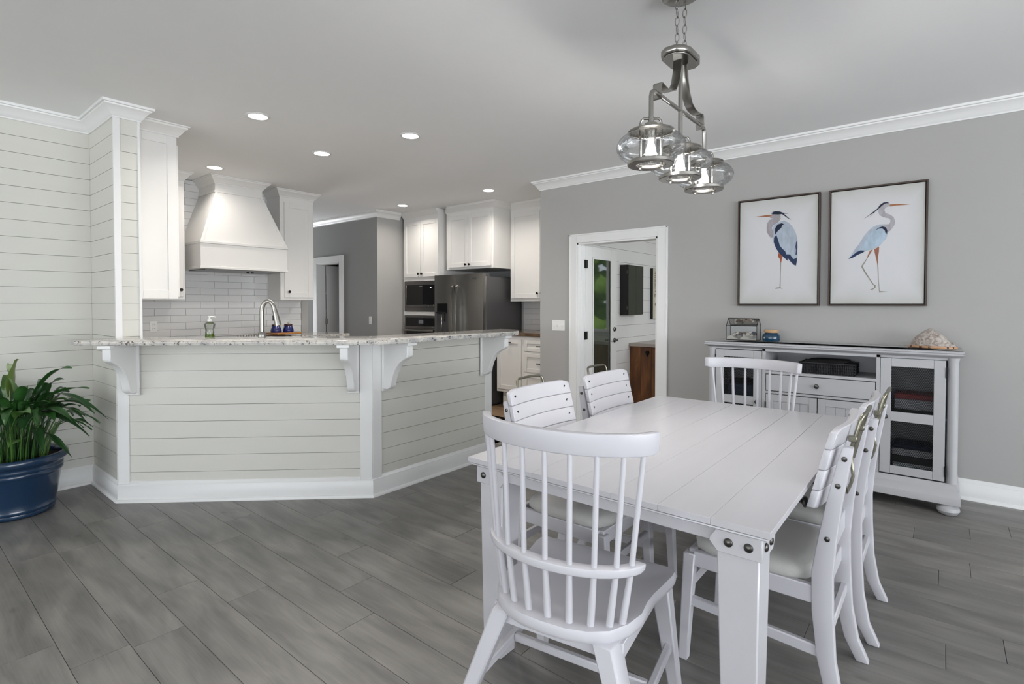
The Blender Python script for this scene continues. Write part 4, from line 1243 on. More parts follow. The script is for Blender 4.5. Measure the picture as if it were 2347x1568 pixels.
# ================================================================ SIDEBOARD (front at Y=4.40)
SX0, SX1, SF, SB = -1.494, 0.078, 4.405, 4.80
t = thing('sideboard', 'long grey washed sideboard with wire mesh doors against the grey wall', 'sideboard', ((SX0 + SX1) / 2, SF, 0))
cx = (SX0 + SX1) / 2
def L_(x): return x - cx
hw = (SX1 - SX0) / 2
b = B(); b.sweep([(-hw, .02), (-hw, 0), (hw, 0), (hw, .02)], [(-.2, 1.0175), (.004, 1.0175), (.012, 1.024), (.026, 1.030), (.032, 1.036), (.032, 1.0395), (.024, 1.0395), (.024, 1.045), (.030, 1.050), (.028, 1.058), (.022, 1.0605), (-.2, 1.0605)])
b.box(-hw - .022, hw + .022, .02, .435, 1.0405, 1.0605)
O('top', b, side_grey, t, bev=0)
# carcass
b = B()
def ub(x0, x1, y0, y1, z0, z1): b.box(L_(x0), L_(x1), y0, y1, z0, z1)
ub(SX0 + .01, SX0 + .03, .045, .415, .18, 1.017); ub(SX1 - .03, SX1 - .01, .045, .415, .18, 1.017)
ub(SX0 + .01, SX1 - .01, .39, .405, .18, 1.017)
ub(SX0 + .01, SX1 - .01, .012, .40, .18, .205)
ub(-1.087, -1.063, .0, .40, .205, 1.017); ub(-.355, -.333, .0, .40, .205, 1.017)
ub(-1.063, -.355, .0, .40, .828, .848); ub(-1.063, -.355, .008, .40, .676, .694)
ub(-1.087, -.333, .0, .03, .998, 1.017); ub(SX0 + .05, -1.087, .01, .03, 1.003, 1.017); ub(-.333, SX1 - .05, .01, .03, 1.0, 1.017)
ub(SX0 + .045, -1.087, .05, .39, .603, .615); ub(-.333, SX1 - .045, .05, .39, .603, .615)
O('carcass', b, side_grey, t, bev=.0015)
for s in (-1, 1):
    b = B(); b.lathe([(.030, .205), (.0285, .22), (.0275, .98), (.030, 1.0), (.033, 1.017)], s * (hw - .024), .024, 20)
    O('corner_column', b, side_grey, t)
b = B(); b.sweep([(-hw, .41), (-hw, .0), (hw, .0), (hw, .41)], [(-.03, .205), (.0, .205), (.004, .190), (.012, .175), (.014, .170), (.014, .130), (.020, .122), (.022, .118), (.022, .073), (-.03, .073)])
b.box(-hw + .02, hw - .02, .02, .41, .10, .19)
O('plinth', b, side_grey, t)
for sx in (-1, 1):
    for y in (.02, .36):
        b = B(); b.lathe([(.030, 0), (.050, .012), (.062, .032), (.058, .052), (.040, .064), (.034, .068), (.034, .0735)], sx * (hw - .040), y, 24)
        O('bun_foot', b, side_grey, t)
def wire_mesh(parent, x0, x1, z0, z1, y):
    b = B(); pitch = .0102; w = .0021
    for sgn in (-1, 1):
        dx, dz = math.cos(R(60)), math.sin(R(60)) * sgn
        nx, nz = -dz, dx
        corners = [(x0, z0), (x1, z0), (x1, z1), (x0, z1)]
        ds = [c[0] * nx + c[1] * nz for c in corners]
        k0, k1 = math.ceil(min(ds) / pitch), math.floor(max(ds) / pitch)
        for k in range(k0, k1 + 1):
            d = k * pitch
            pts = []
            for (xa, za), (xb, zb) in zip(corners, corners[1:] + corners[:1]):
                fa_, fb_ = xa * nx + za * nz - d, xb * nx + zb * nz - d
                if fa_ * fb_ < 0:
                    u_ = fa_ / (fa_ - fb_); pts.append((xa + (xb - xa) * u_, za + (zb - za) * u_))
            if len(pts) == 2:
                (xa, za), (xb, zb) = pts
                b.add([(xa - nx * w / 2, y, za - nz * w / 2), (xb - nx * w / 2, y, zb - nz * w / 2), (xb + nx * w / 2, y, zb + nz * w / 2), (xa + nx * w / 2, y, za + nz * w / 2),
                       (xa - nx * w / 2, y + .001, za - nz * w / 2), (xb - nx * w / 2, y + .001, zb - nz * w / 2), (xb + nx * w / 2, y + .001, zb + nz * w / 2), (xa + nx * w / 2, y + .001, za + nz * w / 2)],
                      [(0, 1, 2, 3), (7, 6, 5, 4), (0, 4, 5, 1), (2, 6, 7, 3)])
    # horizontal strands complete the six-sided cells
    z = z0 + .004
    while z < z1:
        b.box(x0, x1, y, y + .001, z - .0008, z + .0008); z += pitch * 1.155
    O('wire_mesh', b, black_metal, parent, smooth=0)
for x0, x1, hs in ((-1.437, -1.090, -1), (-.330, .017, 1)):
    x0, x1 = L_(x0), L_(x1)
    b = B(); f = .060
    b.box(x0, x0 + f, -.002, .018, .214, .998); b.box(x1 - f, x1, -.002, .018, .214, .998)
    for za, zb in ((.214, .268), (.572, .636), (.942, .998)): b.box(x0 + f, x1 - f, -.001, .017, za, zb)
    dr_ = O('door', b, side_grey, t, bev=.0015)
    for za, zb in ((.268, .572), (.636, .942)): wire_mesh(dr_, x0 + f, x1 - f, za, zb, .010)
    hx = x0 - .002 if hs < 0 else x1 + .002
    for z in (.92, .28):
        b = B(); b.box(hx - .004, hx + .004, -.006, .006, z - .033, z + .033); O('hinge', b, black_metal, dr_)
    kx = x1 - .030 if hs < 0 else x0 + .030
    knob(dr_, kx, -.002, .601, .0165, nickel_dark)
b = B(); b.box(L_(-1.058), L_(-.360), -.002, .018, .700, .823); dw = O('drawer', b, side_grey, t, bev=.002)
knob(dw, L_(-.712), -.002, .762, .0175, nickel_dark)
for x0, x1 in ((-1.058, -.712), (-.706, -.360)):
    b = B(); x0, x1 = L_(x0), L_(x1); b.box(x0, x0 + .05, -.002, .018, .214, .671); b.box(x1 - .05, x1, -.002, .018, .214, .671); b.box(x0 + .05, x1 - .05, -.002, .018, .214, .264); b.box(x0 + .05, x1 - .05, -.002, .018, .621, .671)
    n = 4; ww = (x1 - x0 - .10) / n
    dr_ = O('door', b, side_grey, t, bev=.0015)
    b = B()
    for i in range(n): b.box(x0 + .05 + i * ww + .0008, x0 + .05 + (i + 1) * ww - .0008, .005, .014, .262, .623)
    O('beadboard_panel', b, side_grey, dr_, bev=.001)
for z in (.60,):
    b = B(); b.box(L_(-1.064), L_(-1.056), -.008, .004, .565, .610); O('hinge', b, black_metal, t)

# things kept in it
def wicker(name, label, x, y, z, w, d, h, mat):
    t = thing(name, label, 'basket', (x, y, z))
    b = B(); b.box(-w / 2 + .004, w / 2 - .004, -d / 2 + .004, d / 2 - .004, 0, h - .004); O('basket_body', b, mat, t)
    b = B(); n = int(w / .011); rows = 4
    for r_ in range(rows):
        for i in range(n):
            x = -w / 2 + .006 + i * (w - .012) / (n - 1)
            zc = h * (r_ + .5) / rows
            b.tube([(x, -d / 2 + .004, zc - h / rows * .42), (x + .001, -d / 2 - .003, zc), (x, -d / 2 + .004, zc + h / rows * .42)], .0032, 5)
    n = int(d / .012)
    for s in (-1, 1):
        for r_ in range(rows):
            for i in range(n):
                y_ = -d / 2 + .006 + i * (d - .012) / (n - 1); zc = h * (r_ + .5) / rows
                b.tube([(s * (w / 2 - .004), y_, zc - h / rows * .42), (s * (w / 2 + .003), y_, zc), (s * (w / 2 - .004), y_, zc + h / rows * .42)], .0032, 5)
    wv = O('weave', b, mat, t, kind='stuff')
    b = B(); b.tube([(-w / 2, -d / 2, h), (w / 2, -d / 2, h), (w / 2, d / 2, h), (-w / 2, d / 2, h)], .006, 8, closed=True); O('rim', b, mat, t)
    return t
wb_ = wicker('wicker_basket', 'black wicker basket in the open shelf of the sideboard', -.660, 4.56, .8485, .352, .24, .080, wicker_m)
b = B(); b.box(-.135, .11, -.09, .10, .07, .098); b.box(-.10, .13, -.08, .08, .088, .104); O('folded_cloth', b, M('black_cloth', (.04, .04, .045), .9, var=.3), wb_, bev=.008, bseg=2)
tag(O('storage_box', B().box(-.10, .10, -.11, .11, 0, .105), M('blue_grey_tin', (.20, .26, .33), .4, metal=.4, var=.2, scale=30), bev=.004, loc=(-1.262, 4.58, .6155)), 'blue grey bin behind the left mesh door of the sideboard', 'bin')
tag(O('folded_cloth', B().box(-.095, .09, -.09, .09, 0, .022).ball((.03, -.04, .025), .035, 10, 6, .6), M('black_cloth', (.04, .04, .045), .9), bev=.006, loc=(-1.262, 4.58, .7212)), 'black cloth heaped on the blue grey bin in the sideboard', 'cloth')
tag(O('serving_tray', B().box(-.13, .11, -.10, .12, 0, .026), black_plastic, bev=.004, loc=(-.142, 4.60, .6155)), 'black tray low on the shelf behind the right mesh door', 'tray')
tag(O('woven_box', B().box(-.115, .105, -.10, .10, 0, .072), pattern_m, bev=.004, loc=(-.142, 4.60, .642)), 'silver white patterned box under the red box in the sideboard', 'box')
tag(O('red_box', B().box(-.115, .105, -.10, .10, 0, .036), red_m, bev=.004, loc=(-.142, 4.60, .7145)), 'flat red box on top behind the right mesh door', 'box')
tag(O('woven_tray', B().box(-.115, .11, -.11, .11, 0, .045), pattern_m, bev=.004, loc=(-.152, 4.60, .3255)), 'silver woven tray behind the lower right mesh door', 'tray')
tag(O('folded_linen', B().box(-.11, .10, -.10, .10, 0, .03), navy_cloth, bev=.01, loc=(-.152, 4.60, .371)), 'navy folded linen on the woven tray in the sideboard', 'linen')
tag(O('book_stack_box', B().box(-.13, .11, -.11, .12, 0, .05), black_plastic, bev=.004, loc=(-.152, 4.60, .275)), 'black box under the woven tray in the sideboard', 'box')
tag(O('storage_bin', B().box(-.11, .11, -.11, .11, 0, .069), M('white_bin', (.72, .74, .76), .5, var=.2, scale=40), bev=.004, loc=(-.152, 4.60, .2055)), 'pale bin lowest behind the right mesh door', 'bin')

# glass display box on the sideboard
t = thing('display_box', 'black framed glass display box with shells and sand on the sideboard', 'display box', (-1.310, 4.70, 1.0605), 1.5)
w, h1, h2, d = .242, .118, .180, .13
fr = [((-w/2, -d/2, 0), (w/2, -d/2, 0)), ((-w/2, d/2, 0), (w/2, d/2, 0)), ((-w/2, -d/2, 0), (-w/2, d/2, 0)), ((w/2, -d/2, 0), (w/2, d/2, 0)),
      ((-w/2, -d/2, h1), (w/2, -d/2, h1)), ((-w/2, d/2, h1), (w/2, d/2, h1)), ((-w/2, -d/2, 0), (-w/2, -d/2, h1)), ((w/2, -d/2, 0), (w/2, -d/2, h1)), ((-w/2, d/2, 0), (-w/2, d/2, h1)), ((w/2, d/2, 0), (w/2, d/2, h1)),
      ((-w/2, 0, h2), (w/2, 0, h2)), ((-w/2, -d/2, h1), (-w/2, 0, h2)), ((w/2, -d/2, h1), (w/2, 0, h2)), ((-w/2, d/2, h1), (-w/2, 0, h2)), ((w/2, d/2, h1), (w/2, 0, h2))]
b = B()
for p, q in fr: b.tube([(p[0], p[1], p[2] + .003), (q[0], q[1], q[2] + .003)], .0026, 6)
O('metal_frame', b, black_metal, t)
def pane(b_, vs): b_.add(vs, [tuple(range(len(vs)))])
for nm, vs in (('front', [(-w/2, -d/2, 0), (w/2, -d/2, 0), (w/2, -d/2, h1), (-w/2, -d/2, h1)]), ('back', [(-w/2, d/2, 0), (w/2, d/2, 0), (w/2, d/2, h1), (-w/2, d/2, h1)]),
           ('lid', [(-w/2, -d/2, h1), (w/2, -d/2, h1), (w/2, 0, h2), (-w/2, 0, h2)]), ('lid2', [(-w/2, d/2, h1), (w/2, d/2, h1), (w/2, 0, h2), (-w/2, 0, h2)]),
           ('l', [(-w/2, -d/2, 0), (-w/2, d/2, 0), (-w/2, d/2, h1), (-w/2, 0, h2), (-w/2, -d/2, h1)]), ('r', [(w/2, -d/2, 0), (w/2, d/2, 0), (w/2, d/2, h1), (w/2, 0, h2), (w/2, -d/2, h1)])):
    b = B(); pane(b, [(x, y, z + .003) for x, y, z in vs]); O('glass_pane', b, glass_clear, t, smooth=0)
b = B(); n = 14; rnd = random.Random(5)
vs = [(-w/2 + .005 + (w - .01) * i / n, -d/2 + .005 + (d - .01) * j / 5, .022 + .012 * math.sin(i * .9) + rnd.uniform(-.004, .006)) for j in range(6) for i in range(n + 1)]
vs += [(x, y, .002) for x, y, z in vs]
m_ = (n + 1) * 6; fs = []
for j in range(5):
    for i in range(n):
        a = j * (n + 1) + i; fs.append((a, a + 1, a + n + 2, a + n + 1)); fs.append((m_ + a, m_ + a + n + 1, m_ + a + n + 2, m_ + a + 1))
for i in range(n): fs.append((i, m_ + i, m_ + i + 1, i + 1)); k_ = 5 * (n + 1) + i; fs.append((k_, k_ + 1, m_ + k_ + 1, m_ + k_))
for j in range(5): a = j * (n + 1); c_ = a + n + 1; fs.append((a, c_, m_ + c_, m_ + a)); a += n; c_ += n; fs.append((a, m_ + a, m_ + c_, c_))
b.add(vs, fs); O('sand', b, sand_m, t, kind='stuff')
cols = [M('shell_white', (.88, .86, .82), .4, var=.1, scale=40), M('shell_brown', (.45, .38, .32), .4, var=.4, scale=60), M('shell_dark', (.16, .15, .15), .4, var=.3, scale=60), M('shell_pink', (.76, .65, .58), .4, var=.2, scale=50)]
for i in range(26):
    x, y = rnd.uniform(-w/2 + .02, w/2 - .02), rnd.uniform(-d/2 + .02, d/2 - .02)
    r_ = rnd.uniform(.009, .020)
    b = B(); b.m = Matrix.Translation((x, y, .036 + rnd.uniform(0, .022))) @ Matrix.Rotation(rnd.uniform(0, 3), 4, 'Z') @ Matrix.Rotation(rnd.uniform(.6, 1.6), 4, 'X')
    b.lathe([(.0005, -r_ * 1.4), (r_ * .35, -r_ * .8), (r_ * .55, -r_ * .3), (r_ * .95, .1 * r_), (r_ * .7, r_ * .5), (r_ * .75, r_ * .6), (r_ * .3, r_ * .95), (.0005, r_ * 1.15)], seg=9)
    O('shell', b, cols[(i * 7) % 4], t)
# blue jar
t = thing('candle_jar', 'blue glass candle jar with a pale wooden lid on the sideboard', 'jar', (-1.088, 4.68, 1.0605))
b = B(); b.lathe([(.054, 0), (.064, .006), (.066, .015), (.066, .038), (.062, .052), (.050, .066), (.046, .070)], seg=30); O('jar_body', b, jar_blue, t)
b = B(); b.lathe([(.0445, .070), (.0445, .074), (.054, .075), (.055, .079), (.055, .092), (.053, .094), (.001, .094)], seg=30); O('lid', b, lid_wood, t)
# conch shell
t = thing('conch_shell', 'large weathered conch shell on the right end of the sideboard', 'shell', (-.060, 4.66, 1.0605), -3)
b = B(); b.m = Matrix.Identity(4)
n, mth = 26, 16; vs = []; rnd = random.Random(11)
prof_s = [(-.125, .012), (-.118, .026), (-.105, .052), (-.088, .078), (-.068, .098), (-.045, .114), (-.020, .128), (-.002, .128), (.012, .120), (.030, .112), (.050, .100), (.068, .084), (.082, .064), (.094, .046), (.104, .036), (.114, .038), (.120, .034), (.127, .016), (.130, .006)]
for i, (x, h_) in enumerate(prof_s):
    dpt = .065 * math.sin(PI * (i + .8) / (len(prof_s) + .6)) + .012
    for k in range(mth + 1):
        a = PI * k / mth
        rr_ = 1 + .05 * math.sin(5 * a + i * .9) + rnd.uniform(-.02, .02)
        vs.append((x, -dpt * math.cos(a) * rr_, .010 + (h_ - .008) * math.sin(a) ** .8 * rr_))
fs = []
for i in range(len(prof_s) - 1):
    for k in range(mth):
        a = i * (mth + 1) + k; fs.append((a, a + 1, a + mth + 2, a + mth + 1))
fs.append(tuple(range(mth + 1))); fs.append(tuple(range((len(prof_s) - 1) * (mth + 1), len(prof_s) * (mth + 1)))[::-1])
fs.append(tuple([i * (mth + 1) for i in range(len(prof_s))] + [i * (mth + 1) + mth for i in range(len(prof_s) - 1, -1, -1)]))
b.add(vs, fs)
sm = bpy.data.materials.new('weathered_shell'); sm.use_nodes = True; nt = sm.node_tree
tc = nt.nodes.new('ShaderNodeTexCoord'); n1 = nt.nodes.new('ShaderNodeTexNoise'); n1.inputs['Scale'].default_value = 38; n1.inputs['Detail'].default_value = 6; n1.inputs['Distortion'].default_value = 1.2
nt.links.new(tc.outputs['Object'], n1.inputs['Vector']); r1 = ramp(nt, [(.30, (.46, .40, .37)), (.70, (.76, .73, .70)), (.42, (.62, .57, .54)), (.54, (.70, .67, .64))]); nt.links.new(n1.outputs[0], r1.inputs[0])
nt.links.new(r1.outputs[0], nt.nodes['Principled BSDF'].inputs['Base Color']); nt.nodes['Principled BSDF'].inputs['Roughness'].default_value = .6
bb_ = nt.nodes.new('ShaderNodeBump'); bb_.inputs['Strength'].default_value = .6; bb_.inputs['Distance'].default_value = .004; nt.links.new(n1.outputs[0], bb_.inputs['Height']); nt.links.new(bb_.outputs[0], nt.nodes['Principled BSDF'].inputs['Normal'])
O('shell_body', b, sm, t, smooth=60)
b = B(); b.tube([(-.128, -.012, .008), (-.115, -.05, .009), (-.07, -.076, .010), (0, -.084, .010), (.07, -.074, .010), (.118, -.045, .009), (.131, -.01, .008)], .0085, 8)
lip = O('shell_lip', b, M('tan_shell_lip', (.72, .56, .42), .35, var=.15, scale=20), t, smooth=60)
for x, y in ((-.105, -.058), (-.055, -.081), (-.005, -.0855), (.085, -.068), (.112, -.05)):
    b = B(); b.box(x - .009, x + .009, y - .006, y + .003, .004, .016); O('dark_spot', b, M('shell_spot', (.15, .09, .07), .4), lip, bev=.002)

# ================================================================ HERON PICTURES
HERON_A= {'beak': [(-1.256, 2.109), (-1.205, 2.112), (-1.159, 2.115), (-1.136, 2.111), (-1.12, 2.107), (-1.143, 2.099), (-1.159, 2.098), (-1.204, 2.104)], 'head': [(-1.134, 2.125), (-1.12, 2.138), (-1.1, 2.14), (-1.069, 2.133), (-1.049, 2.12), (-1.042, 2.112), (-1.06, 2.109), (-1.059, 2.073), (-1.072, 2.05), (-1.095, 2.035), (-1.115, 2.023), (-1.126, 2.002), (-1.119, 1.981), (-1.112, 1.951), (-1.12, 1.923), (-1.134, 1.924), (-1.148, 1.945), (-1.162, 1.97), (-1.164, 2.005), (-1.16, 2.044), (-1.145, 2.069), (-1.118, 2.081), (-1.138, 2.088), (-1.143, 2.101), (-1.125, 2.109)], 'cap': [(-1.125, 2.121), (-1.114, 2.136), (-1.096, 2.14), (-1.064, 2.133), (-1.042, 2.121), (-0.998, 2.11), (-1.035, 2.112), (-0.982, 2.057), (-1.015, 2.081), (-1.049, 2.111), (-1.077, 2.11), (-1.109, 2.115), (-1.12, 2.114)], 'body': [(-1.112, 2.022), (-1.081, 2.039), (-1.059, 2.051), (-1.028, 2.053), (-0.997, 2.033), (-0.971, 2.002), (-0.949, 1.962), (-0.936, 1.913), (-0.931, 1.865), (-0.935, 1.813), (-0.929, 1.765), (-0.934, 1.727), (-0.94, 1.68), (-0.959, 1.685), (-0.981, 1.72), (-1.003, 1.75), (-1.038, 1.762), (-1.065, 1.787), (-1.088, 1.823), (-1.111, 1.878), (-1.12, 1.913), (-1.112, 1.951), (-1.123, 1.987)], 'shoulder': [(-1.099, 1.999), (-1.081, 2.027), (-1.05, 2.036), (-1.032, 2.025), (-1.045, 2.019), (-1.054, 1.995), (-1.074, 1.978), (-1.083, 1.969), (-1.098, 1.945), (-1.101, 1.965)], 'wing': [(-1.107, 1.922), (-1.089, 1.94), (-1.078, 1.905), (-1.062, 1.85), (-1.048, 1.83), (-1.021, 1.799), (-1.012, 1.775), (-0.986, 1.773), (-0.96, 1.733), (-0.947, 1.737), (-0.934, 1.746), (-0.934, 1.718), (-0.94, 1.679), (-0.959, 1.688), (-0.981, 1.715), (-1.003, 1.745), (-1.003, 1.721), (-1.021, 1.741), (-1.047, 1.767), (-1.07, 1.793), (-1.093, 1.833), (-1.109, 1.883)], 'stripe': [(-0.934, 1.889), (-0.931, 1.832), (-0.934, 1.77), (-0.945, 1.766), (-0.941, 1.804), (-0.946, 1.833), (-0.942, 1.866)], 'leg': [(-1.074, 1.788), (-1.045, 1.781), (-1.043, 1.752), (-1.051, 1.709), (-1.056, 1.704), (-1.061, 1.739), (-1.075, 1.759)], 'shin': [(-1.058, 1.709), (-1.051, 1.709), (-1.053, 1.607), (-1.054, 1.503), (-1.036, 1.49), (-1.056, 1.495), (-1.096, 1.491), (-1.089, 1.501), (-1.062, 1.504), (-1.058, 1.607)]}
HERON_B= {'beak': [(-0.314, 2.104), (-0.278, 2.103), (-0.237, 2.095), (-0.2, 2.089), (-0.237, 2.089), (-0.278, 2.091), (-0.311, 2.088), (-0.324, 2.091)], 'neck': [(-0.388, 2.084), (-0.375, 2.108), (-0.35, 2.121), (-0.329, 2.118), (-0.314, 2.106), (-0.311, 2.093), (-0.341, 2.086), (-0.353, 2.069), (-0.345, 2.043), (-0.315, 2.027), (-0.294, 2.006), (-0.285, 1.975), (-0.289, 1.949), (-0.301, 1.93), (-0.313, 1.91), (-0.339, 1.892), (-0.365, 1.936), (-0.365, 1.957), (-0.322, 1.958), (-0.314, 1.972), (-0.312, 1.99), (-0.325, 2.004), (-0.357, 2.015), (-0.379, 2.031), (-0.387, 2.058)], 'cap': [(-0.392, 2.084), (-0.38, 2.106), (-0.358, 2.122), (-0.337, 2.123), (-0.322, 2.115), (-0.35, 2.113), (-0.367, 2.099), (-0.384, 2.083), (-0.409, 2.06), (-0.442, 2.02), (-0.414, 2.055), (-0.444, 2.037), (-0.475, 2.015), (-0.435, 2.047)], 'body': [(-0.382, 1.961), (-0.348, 1.96), (-0.322, 1.947), (-0.314, 1.921), (-0.33, 1.891), (-0.338, 1.856), (-0.363, 1.821), (-0.385, 1.797), (-0.415, 1.78), (-0.45, 1.772), (-0.476, 1.766), (-0.512, 1.773), (-0.539, 1.754), (-0.577, 1.712), (-0.552, 1.752), (-0.535, 1.785), (-0.508, 1.821), (-0.482, 1.872), (-0.456, 1.912), (-0.425, 1.946)], 'wing': [(-0.408, 1.919), (-0.39, 1.933), (-0.361, 1.943), (-0.339, 1.933), (-0.331, 1.907), (-0.338, 1.866), (-0.363, 1.826), (-0.393, 1.797), (-0.423, 1.784), (-0.467, 1.776), (-0.498, 1.778), (-0.459, 1.849), (-0.438, 1.9)], 'shoulder': [(-0.408, 1.918), (-0.386, 1.938), (-0.361, 1.945), (-0.341, 1.936), (-0.332, 1.912), (-0.334, 1.881), (-0.339, 1.897), (-0.343, 1.892), (-0.347, 1.913), (-0.365, 1.931), (-0.386, 1.93)], 'tail': [(-0.577, 1.712), (-0.557, 1.733), (-0.525, 1.763), (-0.498, 1.775), (-0.467, 1.77), (-0.485, 1.756), (-0.516, 1.742), (-0.547, 1.722)], 'thigh': [(-0.412, 1.778), (-0.381, 1.796), (-0.382, 1.76), (-0.388, 1.708), (-0.385, 1.666), (-0.388, 1.63), (-0.391, 1.666), (-0.399, 1.709), (-0.408, 1.751)], 'thigh2': [(-0.439, 1.769), (-0.419, 1.778), (-0.436, 1.747), (-0.449, 1.722), (-0.458, 1.712), (-0.449, 1.743)], 'shin': [(-0.39, 1.645), (-0.384, 1.645), (-0.381, 1.556), (-0.374, 1.462), (-0.323, 1.456), (-0.376, 1.45), (-0.378, 1.462), (-0.384, 1.556)], 'shin2': [(-0.454, 1.717), (-0.449, 1.719), (-0.483, 1.652), (-0.465, 1.612), (-0.411, 1.512), (-0.4, 1.509), (-0.4, 1.486), (-0.42, 1.472), (-0.435, 1.474), (-0.409, 1.486), (-0.407, 1.504), (-0.416, 1.51), (-0.472, 1.607), (-0.492, 1.65), (-0.49, 1.658)]}

HC = {'beak': ('beak_print', (.62, .42, .30)), 'head': ('neck_print', (.60, .58, .60)), 'neck': ('neck_print', (.66, .65, .67)), 'cap': ('crest_print', (.11, .14, .22)), 'body': ('body_print', (.66, .70, .75)),
      'shoulder': ('shoulder_print', (.10, .13, .22)), 'wing': ('wing_print', (.15, .21, .33)), 'stripe': ('stripe_print', (.20, .27, .38)), 'tail': ('tail_print', (.14, .20, .33)), 'leg': ('leg_print', (.62, .34, .24)),
      'thigh': ('leg_print', (.58, .34, .26)), 'thigh2': ('leg_print', (.60, .40, .32)), 'shin': ('shin_print', (.56, .55, .50)), 'shin2': ('shin_print', (.56, .55, .50))}
def watercolour(name, rgb):
    return M('watercolour_' + name, rgb, .85, var=.38, scale=22, stretch=(1.6, 1, .6))
cv = bpy.data.materials.new('aged_canvas'); cv.use_nodes = True; nt = cv.node_tree
tc = nt.nodes.new('ShaderNodeTexCoord'); gr = nt.nodes.new('ShaderNodeTexNoise'); gr.inputs['Scale'].default_value = 3.0; gr.inputs['Detail'].default_value = 6
nt.links.new(tc.outputs['Object'], gr.inputs['Vector'])
sep = nt.nodes.new('ShaderNodeSeparateXYZ'); nt.links.new(tc.outputs['Object'], sep.inputs[0])
def mth_(op, a, b_=None, c_=None):
    q = nt.nodes.new('ShaderNodeMath'); q.operation = op
    for i, v in enumerate((a, b_, c_)):
        if v is None: continue
        if isinstance(v, (int, float)): q.inputs[i].default_value = v
        else: nt.links.new(v, q.inputs[i])
    return q.outputs[0]
ax_ = mth_('DIVIDE', mth_('ABSOLUTE', sep.outputs[0]), .31); az_ = mth_('DIVIDE', mth_('ABSOLUTE', sep.outputs[2]), .45)
e_ = mth_('MAXIMUM', mth_('POWER', ax_, 5), mth_('POWER', az_, 5))
fac = mth_('MULTIPLY', e_, mth_('MULTIPLY', gr.outputs[0], 1.5))
mx = nt.nodes.new('ShaderNodeMix'); mx.data_type = 'RGBA'; nt.links.new(fac, mx.inputs[0]); mx.inputs[6].default_value = lin((.815, .815, .825)) + (1,); mx.inputs[7].default_value = lin((.68, .68, .64)) + (1,)
nt.links.new(mx.outputs[2], nt.nodes['Principled BSDF'].inputs['Base Color']); nt.nodes['Principled BSDF'].inputs['Roughness'].default_value = .9
def heron_picture(x0, x1, z0, z1, polys, lab, rot=0, order=(), blue=None):
    cx, cz = (x0 + x1) / 2, (z0 + z1) / 2
    t = thing('framed_picture', lab, 'picture', (cx, 4.856, cz))
    t.rotation_euler = (0, R(rot), 0)
    w, h = (x1 - x0) / 2, (z1 - z0) / 2
    for a in ((-w, -w + .012, -h, h), (w - .012, w, -h, h), (-w + .012, w - .012, h - .012, h), (-w + .012, w - .012, -h, -h + .012)):
        b = B(); b.box(a[0], a[1], -.036, 0, a[2], a[3]); O('frame_rail', b, frame_m, t, bev=.001)
    b = B(); b.box(-w + .012, w - .012, -.014, -.004, -h + .012, h - .012); O('shadow_gap', b, M('frame_gap', (.06, .045, .035), .7), t)
    b = B(); b.box(-w + .017, w - .017, -.028, -.012, -h + .017, h - .017); c_ = O('canvas', b, cv, t)
    ca, sa = math.cos(R(rot)), math.sin(R(rot))
    for k, nm in enumerate(order):
        pts = polys[nm]
        pp = []
        for x, z in pts:
            dx, dz = x - cx, z - cz
            pp.append((dx * ca - dz * sa, dx * sa + dz * ca))
        b = B(); y = -.0283 - .0002 * k
        b.prism(pp, 'xz', y, y + .0004 * (k + 1) * .5)
        nme, colr = HC[nm]
        if blue and nm == 'wing': nme, colr = 'pale_wing_print', (.66, .73, .79)
        O(nme, b, watercolour(nme + ('_b' if blue else ''), colr), c_, smooth=0)
heron_picture(-1.396, -.770, 1.350, 2.258, HERON_A, 'framed heron picture on the left, bird facing left with folded wing', 0, ('body', 'leg', 'shin', 'wing', 'stripe', 'head', 'shoulder', 'beak', 'cap'))
heron_picture(-.711, -.095, 1.350, 2.258, HERON_B, 'framed heron picture on the right, bird striding to the right', 0, ('thigh2', 'thigh', 'shin', 'shin2', 'body', 'wing', 'neck', 'shoulder', 'tail', 'beak', 'cap'), blue=True)
# ================================================================ POTTED PLANT
PX, PY = -4.700, .610
t = thing('potted_plant', 'leafy green peace lily in a navy blue pot by the shiplap wall', 'plant', (PX, PY, 0))
b = B(); b.lathe([(.185, 0), (.198, .006), (.203, .018), (.200, .030), (.206, .036), (.206, .052), (.203, .058), (.212, .100), (.235, .255), (.239, .262), (.246, .268), (.246, .286), (.242, .292), (.248, .298), (.248, .312), (.246, .320), (.252, .330), (.266, .340), (.274, .352), (.274, .372), (.268, .384), (.256, .388), (.246, .384), (.242, .370), (.240, .33)], seg=56, cap=True)
O('pot', b, pot_m, t, smooth=50)
b = B(); b.lathe([(.0001, .350), (.12, .352), (.243, .345)], seg=32, cap=False); O('soil', b, soil_m, t)
leaf_ms = []
for i, (c1, c2) in enumerate((((.10, .22, .10), (.15, .31, .13)), ((.14, .28, .12), (.20, .38, .16)), ((.24, .38, .16), (.34, .48, .22)), ((.36, .46, .20), (.45, .52, .28)))):
    m = M('leaf_green_%d' % i, tuple((a + b_) / 2 for a, b_ in zip(c1, c2)), .32, var=.22, scale=14, coat=.25, coat_rough=.3)
    leaf_ms.append(m)
rnd = random.Random(21)
